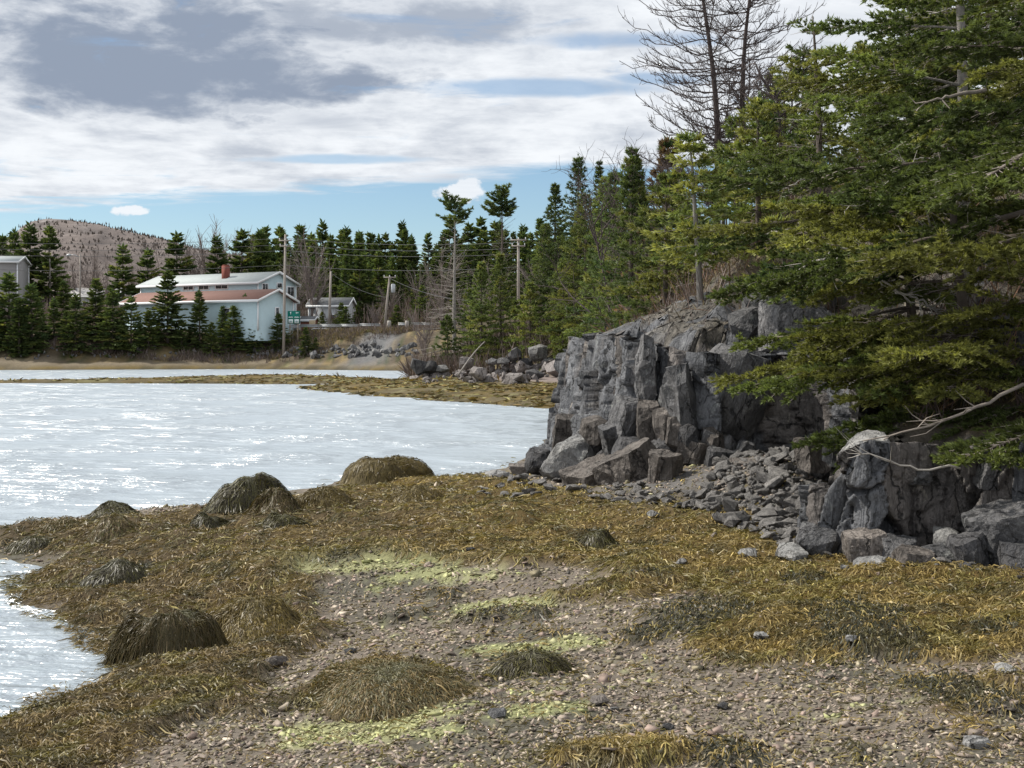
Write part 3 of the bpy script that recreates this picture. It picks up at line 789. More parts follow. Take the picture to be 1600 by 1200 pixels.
# distinct stones lying out on the beach
STONES = [
    (1190, 1011, 26, 'rock_pale', 'pale flat stone on the shingle before the ochre weed ridge'), (938, 1102, 34, 'rock_brown', 'brown rounded stone with a green cap on the shingle'),
    (958, 1110, 20, 'rock_pale', 'smooth pale pebble touching the brown rounded stone'), (1044, 1140, 20, 'rock_dark', 'dark egg shaped stone alone on the shingle'),
    (1571, 1064, 34, 'rock_pale', 'cream coloured block near the right edge of the shingle'), (1524, 1167, 40, 'rock_pale', 'long whitish flat stone at the bottom right of the shingle'),
    (1064, 892, 26, 'rock_pale', 'pale stone half sunk in mixed weed below the scree'), (1322, 908, 18, 'rock_pale', 'small pink white stone on the ochre weed ridge'),
    (548, 1022, 20, 'rock_dark', 'small black slab on the shingle above the low weed mound'), (780, 1120, 34, 'rock', 'grey pointed stone right of the low weed mound'),
    (1170, 880, 30, 'rock_pale', 'broken pale stone at the lower edge of the scree'), (1020, 818, 22, 'rock_pale', 'bright flat stone in ochre weed below the upright slab'),
    (430, 1046, 34, 'rock_brown', 'purplish stone half hidden in weed beside the low mound'), (1130, 1108, 22, 'rock_dark', 'small dark stone in the middle of the shingle'),
    (735, 870, 16, 'rock_dark', 'small dark stone amid the pale green algae'), (1330, 1024, 22, 'rock_pale', 'pale chip at the edge of the dark weed patch'),
]
for i, (px, py, w, m, lab) in enumerate(STONES):
    x, y = ground_px(px, py); s = w / FPX * y * 1.15
    me = hull_mesh('beach_stone', 500 + i, M[m], 22, (s, s * 0.85, s * 0.55), 0.35, 2, 0.03)
    tag(obj('beach_stone', me, None, (x, y, gz(x, y) + s * 0.12), (0, 0, i * 1.3)), lab, 'stone', 'single stones on the beach')

# scree: loose angular rocks between cliff and outcrop
LIB = [hull_mesh('scree_rock', 600 + i, M['scree'], 13 + i % 5, (1, random.uniform(.6, .9), random.uniform(.35, .65)), 0.55, 0, 0.04) for i in range(10)]
def in_poly(x, y, P): return poly_sd(np.array([x]), np.array([y]), P)[0] > 0
SCREE = np.array([ground_px(*p) for p in ((1062, 800), (1150, 832), (1235, 872), (1262, 850), (1305, 790), (1310, 722), (1240, 700), (1150, 715), (1100, 770))])
def build_scree():
    r = np.random.default_rng(77)
    (x0, y0), (x1, y1) = SCREE.min(0), SCREE.max(0)
    pts = []
    while len(pts) < 1300:
        x, y = r.uniform(x0, x1), r.uniform(y0, y1)
        if in_poly(x, y, SCREE): pts.append((x, y))
    pts = np.array(pts)
    size = np.exp(r.normal(math.log(0.085), 0.5, len(pts))); size = np.clip(size, 0.035, 0.3)
    order = np.argsort(-size / pts[:, 1])
    V, F, k = [], [], 0
    for q, i in enumerate(order):
        x, y = pts[i]; s = size[i]; z = gz(x, y) + s * 0.18
        rot = (r.normal(0, 0.4), r.normal(0, 0.4), r.uniform(0, 6.28))
        if q < 240:
            o = obj('scree_rock', LIB[i % 10], None, (x, y, z), rot, (s * 1.15,) * 3)
            zone = 'lower edge of the scree fan next to the weed' if y < 13.0 else ('middle of the scree fan' if y < 14.4 else 'top of the scree fan under the spruce boughs')
            tag(o, 'grey angular rock at the ' + zone, 'rock', 'loose rocks of the scree fan')
        else:
            me = LIB[i % 10]
            v = np.array([w.co[:] for w in me.vertices]) * s
            Rm = np.array(Matrix.Rotation(rot[2], 3, 'Z') @ Matrix.Rotation(rot[0], 3, 'X') @ Matrix.Rotation(rot[1], 3, 'Y'))
            V.append(v @ Rm.T + (x, y, z)); F.append(np.array([p.vertices[:] for p in me.polygons]) + k); k += len(v)
    o = obj('scree_rubble', mesh_np('scree_rubble', np.concatenate(V), np.concatenate(F), M['scree']))
    tag(o, 'small rubble filling the gaps of the scree fan', 'rubble', kind='stuff')
build_scree()

# rubble skirting the foot of the cliff and outcrop
r_ = np.random.default_rng(78)
for (pa, pb, n, smin, smax, lab) in (((745, 775), (900, 775), 40, .07, .26, 'flat grey stone strewn along the left foot of the cliff'),
                                     ((900, 776), (1085, 802), 90, .05, .2, 'grey stone strewn between the cliff foot and the ochre weed'),
                                     ((1260, 868), (1560, 900), 34, .06, .18, 'grey stone strewn along the foot of the outcrop')):
    for i in range(n):
        t = r_.random(); x, y = ground_px(pa[0] + (pb[0] - pa[0]) * t, pa[1] + (pb[1] - pa[1]) * t + r_.uniform(-26, 9))
        s = r_.uniform(smin, smax)
        tag(obj('foot_stone', LIB[i % 10], None, (x, y, gz(x, y) + s * .15), (r_.normal(0, .3), r_.normal(0, .3), r_.uniform(0, 6)), (s, s, s * .8)), lab, 'stone', 'stones along the ' + lab.split('the ')[-1])

# ------------------------------------------------------------------ shingle
def flake(seed):
    r = np.random.default_rng(seed); n = 7
    p = r.normal(size=(n, 3)); p /= np.linalg.norm(p, axis=1, keepdims=True)
    p *= np.array([.5, .5 * r.uniform(.45, .85), .15]) * r.uniform(.8, 1.1, (n, 1))
    bm = bmesh.new(); [bm.verts.new(v) for v in p]
    bmesh.ops.convex_hull(bm, input=bm.verts); bmesh.ops.triangulate(bm, faces=bm.faces)
    bmesh.ops.delete(bm, geom=[g for g in bm.verts if not g.link_faces], context='VERTS')
    bm.verts.index_update()
    V = np.array([v.co[:] for v in bm.verts]); F = np.array([[v.index for v in f.verts] for f in bm.faces]); bm.free()
    return V, F
FLK = [flake(40 + i) for i in range(12)]

def build_shingle():
    r = np.random.default_rng(90)
    N = 98000
    y = 4.2 * np.exp(r.random(N) * math.log(19 / 4.2)); x = r.uniform(-0.47, 0.47, N) * y
    z, s, d = base_h(x, y, True); w, dk, al = masks(x, y)
    keep = (s > 0.15) & (d < 0.1) & (r.random(N) > np.maximum(w * 0.93, dk * 0.75)) & (r.random(N) < 0.75)
    x, y, w, dk, al = x[keep], y[keep], w[keep], dk[keep], al[keep]
    n = len(x)
    size = np.exp(r.normal(math.log(0.0335), 0.36, n)) * (0.75 + y / 18); size = np.clip(size, 0.015, 0.14)
    pal = np.array([(0.27, 0.24, 0.21), (0.40, 0.365, 0.31), (0.19, 0.17, 0.15), (0.27, 0.22, 0.195), (0.52, 0.48, 0.41), (0.10, 0.095, 0.085), (0.27, 0.26, 0.19)])
    pal = pal * (1.13, 1.04, .97)
    c = pal[r.choice(len(pal), n, p=[.32, .14, .20, .14, .02, .09, .09])] * r.uniform(0.8, 1.15, (n, 1))
    mcol = (r.random(n) < al * 0.95) * r.uniform(.45, .95, n)
    c = c * (1 - mcol[:, None]) + np.array((0.47, 0.49, 0.22)) * mcol[:, None]
    olive = (r.random(n) < 0.25) * 0.5
    c = c * (1 - olive[:, None]) + np.array((0.15, 0.14, 0.05)) * olive[:, None]
    zz = zs(x, y) + size * 0.05
    yaw, t1, t2 = r.uniform(0, 6.28, n), r.normal(0, 0.3, n), r.normal(0, 0.3, n)
    kind = r.integers(0, len(FLK), n)
    big = np.argsort(-size / y)[:200]
    isb = np.zeros(n, bool); isb[big] = True
    Vs, Fs, Cs, k = [], [], [], 0
    for q, (fv, ff) in enumerate(FLK):
        I = np.where((kind == q) & ~isb)[0]
        P = fv[None] * size[I, None, None]
        cy_, sy_ = np.cos(yaw[I])[:, None], np.sin(yaw[I])[:, None]
        Z = P[..., 2] * 1.4 + P[..., 0] * t1[I, None] + P[..., 1] * t2[I, None]
        X = P[..., 0] * cy_ - P[..., 1] * sy_; Y = P[..., 0] * sy_ + P[..., 1] * cy_
        V = np.stack([X + x[I, None], Y + y[I, None], Z + zz[I, None]], -1)
        Vs.append(V.reshape(-1, 3)); Cs.append(np.repeat(c[I], len(fv), 0))
        Fs.append((ff[None] + (np.arange(len(I)) * len(fv))[:, None, None] + k).reshape(-1, 3)); k += len(I) * len(fv)
    o = obj('shingle', mesh_np('shingle', np.concatenate(Vs), np.concatenate(Fs), M['shingle'], np.concatenate(Cs)))
    tag(o, 'small flat purple grey shingle covering the open beach', 'shingle', kind='stuff')
    lib = {}
    for i in big:
        q = (kind[i], int(r.integers(0, 4)))
        if q not in lib:
            fv, ff = FLK[q[0]]; cc = pal[(q[0] + q[1]) % 5] * 1.05
            lib[q] = mesh_np('shingle_stone', fv * (1, 1, 1.6), ff, M['shingle'], np.tile(cc, (len(fv), 1)))
        s_ = size[i]
        tag(obj('shingle_stone', lib[q], None, (x[i], y[i], zz[i] + s_ * .06), (t1[i], t2[i], yaw[i]), (s_,) * 3),
            'larger flat stone on the shingle ' + ('below and left of the low wide weed mound' if x[i] / y[i] < -.12 else 'between the low wide weed mound and the black tuft' if x[i] / y[i] < .03 else 'right of the brown rounded stone' if x[i] / y[i] > .2 else 'around the brown rounded stone'), 'stone', 'larger stones of the shingle')
build_shingle()

# ------------------------------------------------------------------ rockweed
def ribbons(P, Wd, col, tipcol=1.06):
    """P (N,K+1,3) centre lines, Wd (N,3) half-width vectors -> V, Q, C"""
    N, K1, _ = P.shape
    t = np.linspace(0, 1, K1)
    tap = (0.55 + 0.9 * np.sin(np.pi * np.clip(t * 0.9 + .05, 0, 1)))[None, :, None] * 0.7
    A, B = P - Wd[:, None] * tap, P + Wd[:, None] * tap
    V = np.stack([A, B], 2).reshape(-1, 3)
    b = (np.arange(N) * K1 * 2)[:, None]; j = np.arange(K1 - 1)[None] * 2
    Q = np.stack([b + j, b + j + 1, b + j + 3, b + j + 2], -1).reshape(-1, 4)
    C = (col[:, None, None, :] * (1 + (tipcol - 1) * t)[None, :, None, None]).repeat(2, 2).reshape(-1, 3)
    return V, Q, C

OCHRE, BROWN, DKW, OLIVE = np.array((0.218, 0.165, 0.056)), np.array((0.138, 0.102, 0.048)), np.array((0.042, 0.042, 0.028)), np.array((0.12, 0.11, 0.035))
def weed_colour(x, y, dk, r):
    n = len(x)
    zone = sst(x * 1.0 + (y - 12) * 0.12 + (fbm2(x * .8, y * .8, 3, 14) - .5) * 4.0, -3.2, 1.2)
    far = sst(y, 12, 17)
    zone = np.clip(zone * (0.62 + 0.38 * far) + 0.0, 0, 1)
    c = BROWN[None] * (1 - zone[:, None]) + OCHRE[None] * zone[:, None]
    ol = (fbm2(x * 2.6, y * 2.6, 3, 15) > 0.54) * 0.55
    c = c * (1 - ol[:, None]) + OLIVE[None] * ol[:, None]
    dk = (r.random(n) < dk * .78).astype(float)
    c = c * (1 - dk[:, None]) + DKW[None] * dk[:, None]
    cl = sst(fbm2(x * 5.0, y * 5.0, 3, 16), .48, .66) * .75
    c = c * (1 - cl[:, None]) + np.array((.055, .05, .026))[None] * cl[:, None]
    c = c * np.exp(r.normal(0, 0.38, n))[:, None]
    pale = (r.random(n) < 0.014)[:, None]
    return np.where(pale, np.array((0.38, 0.31, 0.16)), c)

def build_weed():
    r = np.random.default_rng(33)
    for name, N, ya, yb, K, lab in (('rockweed', 230000, 4.0, 13.0, 2, 'tangled brown and ochre rockweed draped over the near beach'), ('rockweed', 110000, 13.0, 27.0, 2, 'ochre rockweed carpet along the water edge and below the cliff')):
        y = ya * np.exp(r.random(N) * math.log(yb / ya)); x = r.uniform(-0.47, 0.42, N) * y
        z, s, d = base_h(x, y, True); w, dk, al = masks(x, y)
        dens = np.maximum(w * 0.9, dk * 0.85) + 0.06
        keep = (s > -0.22) & (d < 0.05) & (r.random(N) < dens)
        x, y, dk, s = x[keep], y[keep], dk[keep], s[keep]; n = len(x)
        e = 0.05
        gx, gy = (zs(x + e, y) - zs(x - e, y)) / (2 * e), (zs(x, y + e) - zs(x, y - e)) / (2 * e)
        flow = fbm2(x * 1.2, y * 1.2, 2, 17) * 9.0
        dx, dy = -gx * 5 + np.cos(flow) * 0.5 + r.normal(0, .7, n), -gy * 5 + np.sin(flow) * 0.5 - 0.2 + r.normal(0, .7, n)
        a = np.arctan2(dy, dx)
        Ln = np.exp(r.normal(math.log(0.052), 0.45, n)) * (0.7 + y / 22); Ln = np.where(dk > .5, Ln * .7, Ln)
        wd = (0.0017 + 0.00025 * y) * r.uniform(.6, 1.5, n) * np.where(dk > .5, 1.15, 1)
        cv = r.normal(0, 1.5, n); hh = np.abs(r.normal(0, 0.015, n)) + 0.004
        hh = np.where(dk > .5, hh * 1.2, hh)
        P = np.zeros((n, K + 1, 3)); xx, yy = x.copy(), y.copy()
        for k in range(K + 1):
            t = k / K
            P[:, k, 0], P[:, k, 1] = xx, yy
            P[:, k, 2] = np.maximum(zs(xx, yy), 0.002) + hh * np.sin(math.pi * (0.12 + 0.8 * t)) + 0.004
            aa = a + cv * t
            xx, yy = xx + np.cos(aa) * Ln / K, yy + np.sin(aa) * Ln / K
        tl = r.normal(0, .85, n)
        Wd = np.stack([-np.sin(a) * np.cos(tl), np.cos(a) * np.cos(tl), np.sin(tl)], 1) * wd[:, None]
        V, Q, C = ribbons(P, Wd, weed_colour(x, y, dk, r))
        tag(obj(name, mesh_np(name, V, Q, M['weed'], C)), lab, 'seaweed', kind='stuff')
build_weed()

# boulders wholly draped in rockweed: (px centre, px base, width px, height px, tone, label)
MOUNDS = [
    (602, 758, 132, 40, 'gold', 'largest flat topped boulder draped in golden rockweed at the water edge'),
    (392, 806, 112, 48, 'dark', 'round boulder under dark olive rockweed standing against the water'),
    (505, 800, 80, 28, 'gold', 'tufted boulder of golden rockweed between the two big draped boulders'),
    (432, 812, 74, 34, 'brown', 'brown draped hump at the right foot of the dark round boulder'),
    (184, 846, 92, 36, 'brown', 'brown draped boulder on the weed spit at left'),
    (178, 816, 66, 18, 'dark', 'low black hump at the water edge behind the brown draped boulder'),
    (326, 834, 56, 24, 'dark', 'small dark draped hump in front of the dark round boulder'),
    (443, 836, 62, 28, 'dark', 'small dark tuft below the brown draped hump'),
    (268, 1042, 146, 90, 'big', 'large steep boulder under hanging dark rockweed beside the tidal pool'),
    (398, 1010, 170, 60, 'gold', 'sprawling golden brown mound adjoining the large steep draped boulder'),
    (610, 1116, 250, 66, 'low', 'low wide mound of grey green and ochre rockweed on the shingle'),
    (188, 926, 110, 34, 'dark', 'black rockweed hump on the slope above the tidal pool'),
    (60, 862, 90, 22, 'dark', 'dark flat hump of weed on the tip of the spit'),
    (100, 838, 70, 16, 'brown', 'thin brown hump of weed on the back of the spit'),
    (832, 1056, 110, 30, 'dark', 'black tuft of rockweed beside the bright green algae'),
    (932, 868, 70, 28, 'dark', 'dark hump of rockweed in the ochre belt below the cliff'),
    (650, 790, 90, 22, 'gold', 'low golden hump in front of the largest draped boulder'),
]
TONE = {'gold': (OCHRE * .78, BROWN * .9, 0.35), 'dark': (np.array((.058, .05, .028)), OLIVE * .75, 0.3), 'brown': (BROWN * .9, OLIVE * .7, 0.3), 'big': (np.array((.058, .047, .018)), BROWN * .62, 0.35), 'low': (BROWN * 1.15, np.array((.11, .10, .055)), 0.5)}
def build_mound(i, px, py, wpx, hpx, tone, lab):
    r = np.random.default_rng(800 + i)
    x0, y0 = ground_px(px, py)
    rx = wpx / 2 / FPX * y0 * (1.06 if px == 602 else 1.16); h = hpx / FPX * y0 * (0.7 if tone == 'low' or (tone == 'gold' and px > 1000) else 0.96); ry = min(rx * 0.85, 0.75)
    y0 = y0 + ry * 0.75
    x0 = (px - 800) / FPX * y0
    zb = max(gz(x0, y0 - ry * 0.7), -0.02) - 0.03
    pw = 0.8 if tone == 'low' or px in (398, 650) else (0.5 if px == 602 else 0.62 if hpx >= 50 else 0.8)
    def surf(a, q):
        bump_ = 0.55 + 0.62 * vn2(np.cos(a) * q * 1.6 + i * 3.3, np.sin(a) * q * 1.6 + 7, 5) + 0.28 * vn2(np.cos(a) * q * 4.6 + i, np.sin(a) * q * 4.6 + 3, 6)
        rr = 1 + 0.16 * np.sin(a * 2 + i) + 0.1 * np.sin(a * 3 + i * 2)
        X, Y = rx * rr * q * np.cos(a), ry * rr * q * np.sin(a)
        z = h * bump_ * np.clip(1 - np.clip(q, 0, 1.0) ** 2, 0, 1) ** pw
        g = zs(x0 + X, y0 + Y) - zb
        return X, Y, np.maximum(z, g - 0.015 + 0 * z) if tone in ('low', 'gold') else np.maximum(z, np.maximum(g, 0) - 0.02)
    root = thing('weed_boulder', lab, 'boulder', (x0, y0, zb), 0, 'boulders draped in rockweed')
    na, nq = 40, 16
    A, Qr = np.meshgrid(np.linspace(0, 2 * math.pi, na, endpoint=False), np.linspace(0.0, 1.06, nq))
    X, Y, Z = surf(A, Qr); Z = Z - 0.01
    Z[-1] = -0.1
    ii, jj = np.meshgrid(np.arange(nq - 1), np.arange(na), indexing='ij')
    F = np.stack([ii * na + jj, ii * na + (jj + 1) % na, (ii + 1) * na + (jj + 1) % na, (ii + 1) * na + jj], -1).reshape(-1, 4)
    c1, c2, mixv = TONE[tone]
    V = np.stack([X, Y, Z], -1).reshape(-1, 3)
    obj('boulder', mesh_np('boulder', V, F, M['weed_base'], np.tile(c1 * .55, (len(V), 1)), True), root)
    n = int(np.clip(1600 * wpx * hpx / 3000, 1800, 14000)); K = 2
    a = r.uniform(0, 6.28, n); q = np.sqrt(r.random(n)) * 0.98
    def surf_xy(X, Y):
        aa = np.arctan2(Y / ry, X / rx)
        rr = 1 + 0.16 * np.sin(aa * 2 + i) + 0.1 * np.sin(aa * 3 + i * 2)
        qq = np.hypot(X / rx, Y / ry) / rr
        return np.where(qq < 1.0, surf(aa, qq)[2], np.maximum(zs(x0 + X, y0 + Y) - zb, 0.0))
    steep = tone in ('big', 'dark')
    X, Y, _ = surf(a, q)
    P = np.zeros((n, K + 1, 3))
    ang = np.arctan2(Y, X) + r.normal(0, .9 if steep else 1.2, n); cv = r.normal(0, 1.2 if steep else 1.7, n)
    Ln = np.exp(r.normal(math.log(.044 if steep else .04), .4, n)) * (.7 + y0 / 22)
    lift = np.abs(r.normal(0, 0.005 if steep else .010, n)) + 0.003
    for k in range(K + 1):
        t = k / K
        P[:, k] = np.stack([X, Y, surf_xy(X, Y) + lift * math.sin(math.pi * (.15 + .75 * t)) + .003], 1)
        X, Y = X + np.cos(ang + cv * t) * Ln / K, Y + np.sin(ang + cv * t) * Ln / K
    wd = (0.0013 + 0.00019 * y0) * r.uniform(.6, 1.5, n); tl = r.normal(0, .5, n)
    Wd = np.stack([-np.sin(a) * np.cos(tl), np.cos(a) * np.cos(tl), np.sin(tl)], 1) * wd[:, None]
    m_ = (r.random(n) < mixv)[:, None]
    top = sst(0.45 - q + (fbm2(a * 2, q * 3, 2, i) - .5) * .5, 0, .3)[:, None] * (0.95 if tone in ('big', 'low', 'dark') else 0.25)
    C = np.where(m_, c2, c1) * (1 - top) + np.array((.12, .115, .07)) * top
    C = C * np.exp(r.normal(0, .14 if (steep or y0 > 15) else .22, n))[:, None]
    V, Q, C = ribbons(P, Wd, C)
    tag(obj('fronds', mesh_np('fronds', V, Q, M['weed'], C), root), kind='stuff')
for i, a in enumerate(MOUNDS): build_mound(i, *a)

# ------------------------------------------------------------------ rubble on the spit and rip-rap on the far shore
SPIT = [  # px centre, base y, width, height, material, label
    (841, 566, 34, 30, 'rock_pale', 'big round boulder perched on top of the spit rubble'),
    (872, 592, 46, 34, 'spit_rock', 'reddish brown block at the right of the spit rubble by the cliff'),
    (893, 592, 34, 26, 'spit_rock', 'reddish block half hidden behind the cliff edge on the spit'),
    (746, 596, 28, 24, 'spit_rock', 'dark triangular rock in the middle of the spit rubble'),
    (806, 598, 34, 18, 'spit_rock', 'sloping pinkish slab low on the spit rubble'),
    (786, 570, 24, 12, 'rock', 'flat topped grey rock below the spruces on the spit'), (768, 571, 18, 12, 'rock', 'small round grey rock under the spit spruces'),
    (692, 584, 24, 14, 'rock_pale', 'pale rounded boulder left of the leaning dead pole'), (655, 588, 30, 30, 'rock_dark', 'dark rough rock at the left point of the spit'),
    (672, 586, 26, 24, 'rock_dark', 'dark broken rock beside the left point of the spit'), (728, 578, 26, 22, 'spit_rock', 'brown pointed rock behind the leaning dead pole'),
    (820, 580, 26, 22, 'rock_dark', 'dark block under the big round boulder'), (803, 566, 26, 24, 'rock', 'grey leaning slab left of the big round boulder'),
    (835, 594, 30, 18, 'rock_dark', 'dark cleft rock low in the spit rubble'), (852, 573, 18, 16, 'spit_rock', 'small pinkish rock right under the big round boulder'),
    (720, 590, 20, 10, 'spit_rock', 'low brown rock left of the dark triangular rock'), (860, 568, 26, 10, 'rock_pale', 'thin pale slab right of the big round boulder'),
]
def spit_label(px):
    return 'grey rock heaped on the spit ' + ('left of the leaning dead trunk' if px < 730 else 'between the leaning dead trunk and the round boulder' if px < 822 else 'right of the round boulder beside the cliff')
def build_spit():
    r = np.random.default_rng(55)
    for i, (px, py, w, h, m, lab) in enumerate(SPIT):
        Y = float(np.clip(1.75 * FPX / max(py - HORIZ, 12), 66, 80))
        W, Hh = w / FPX * Y * 1.1, h / FPX * Y * 1.1
        me = hull_mesh('spit_boulder', 900 + i, M[m], 26, (W, W * .9, Hh), 0.15 if 'round' in lab else 0.5, 2, 0.03)
        c = at(px, py - h / 2, Y)
        tag(obj('spit_boulder', me, None, c, (0, 0, 0)), lab, 'boulder', 'boulders of the spit rubble')
        g = gz(c[0], c[1])
        if c[2] - Hh / 2 > g:   # keep it seated on a heap of smaller rocks
            for k in range(5):
                q = r.normal(0, .3, 2) * W
                zz = g + (c[2] - Hh / 2 - g) * r.uniform(.1, .8); SPX = px
                tag(obj('spit_rock', LIBS[k % 6], None, (c[0] + q[0], c[1] + q[1] + .3, zz), r.uniform(0, 6, 3), (W * .8, W * .8, max(.8 * W, (c[2] - g)))), spit_label(SPX), 'rock', 'heaped rocks of the spit')
    for i in range(190):
        px = r.uniform(655, 912); py = r.uniform(572, 600) - 6 * (px > 840)
        x, y = ground_px(px, py)
        if y > 100: continue
        s = float(np.exp(r.normal(math.log(.38), .45))); SPX = px
        tag(obj('spit_rock', LIBS[i % 6], None, (x, y, gz(x, y) + s * .15), r.uniform(0, 6, 3), (s, s, s * .8)), spit_label(SPX), 'rock', 'heaped rocks of the spit')
LIBS = [hull_mesh('spit_rock', 950 + i, M['spit_rock'], 14, (1, .8, .6), .5, 1, .03) for i in range(6)]
LIBR = [hull_mesh('riprap_rock', 970 + i, M['rock' if i % 3 else 'rock_pale'], 13, (1, .8, .65), .5, 0) for i in range(6)]
build_spit()
def build_riprap():
    r = np.random.default_rng(56)
    for i in range(200):
        px = r.uniform(395, 655) if i < 150 else r.uniform(0, 400)
        x, Y = ground_px(px, r.uniform(546, 562) if i < 150 else r.uniform(552, 563))
        z = gz(x, Y); s = float(np.exp(r.normal(math.log(.75 if px > 395 else .5), .35)))
        tag(obj('riprap_rock', LIBR[i % 6], None, (x, Y, z + s * .15), r.uniform(0, 6, 3), (s, s, s * .8)), 'grey rip-rap rock on the far shore ' + ('under the bank spruces' if px < 440 else 'below the guard rail' if px < 565 else 'at the foot of the gravel ramp'), 'rock', 'rip-rap rocks of the far shore')
build_riprap()

# ------------------------------------------------------------------ trees
def norm(v): return v / (np.linalg.norm(v, axis=-1, keepdims=True) + 1e-9)

def kites(O, D, L, W, C, r, nb=3):
    """needle shoots: nb crossed slim blades about an axis"""
    n = len(O); D = norm(D)
    ref = r.normal(size=(n, 3)); A = norm(np.cross(D, ref)); B = np.cross(D, A)
    Vs, Cs = [], []
    for k in range(nb):
        th = math.pi * k / nb + r.uniform(0, .5)
        p = A * math.cos(th) + B * math.sin(th)
        w = (W * r.uniform(.75, 1.25, n))[:, None] * 0.5; l = L[:, None]
        j = r.uniform(.3, .6, n)[:, None]
        Vs.append(np.stack([O, O + D * l * j + p * w, O + D * l, O + D * l * (j - .08) - p * w], 1))
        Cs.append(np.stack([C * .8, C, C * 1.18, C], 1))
    V = np.stack(Vs, 1).reshape(-1, 3); Cc = np.stack(Cs, 1).reshape(-1, 3)
    return V, np.arange(len(V)).reshape(-1, 4), Cc

def brush_shoots(O, D, L, W, C, r, nb=6):
    """bottle-brush shoots: slim triangular needle sprays leaning out from an axis"""
    n = len(O); D = norm(D)
    ref = r.normal(size=(n, 3)); A = norm(np.cross(D, ref)); B = np.cross(D, A)
    Vs, Cs = [], []
    for k in range(nb):
        th = 2 * math.pi * k / nb + r.uniform(0, 1.0, n)
        p = A * np.cos(th)[:, None] + B * np.sin(th)[:, None]; q = np.cross(D, p)
        s0 = r.uniform(-.05, .5, n)[:, None] if k < nb - 1 else np.full((n, 1), .35)
        out = r.uniform(.35, .75, n)[:, None] if k < nb - 1 else np.full((n, 1), .08)
        l = L[:, None] * (r.uniform(.5, .7, n)[:, None]); w = W[:, None] * .5 * r.uniform(.6, 1.0, n)[:, None]
        b = O + D * L[:, None] * s0
        Vs.append(np.stack([b - q * w, b + q * w, b + (D + p * out) * l], 1))
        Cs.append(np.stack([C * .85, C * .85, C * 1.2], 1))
    V = np.stack(Vs, 1).reshape(-1, 3); Cc = np.stack(Cs, 1).reshape(-1, 3)
    return V, np.arange(len(V)).reshape(-1, 3), Cc

DG, LG, YG, BR = np.array((0.058, 0.09, 0.036)), np.array((0.165, 0.20, 0.06)), np.array((0.265, 0.258, 0.075)), np.array((0.16, 0.105, 0.065))

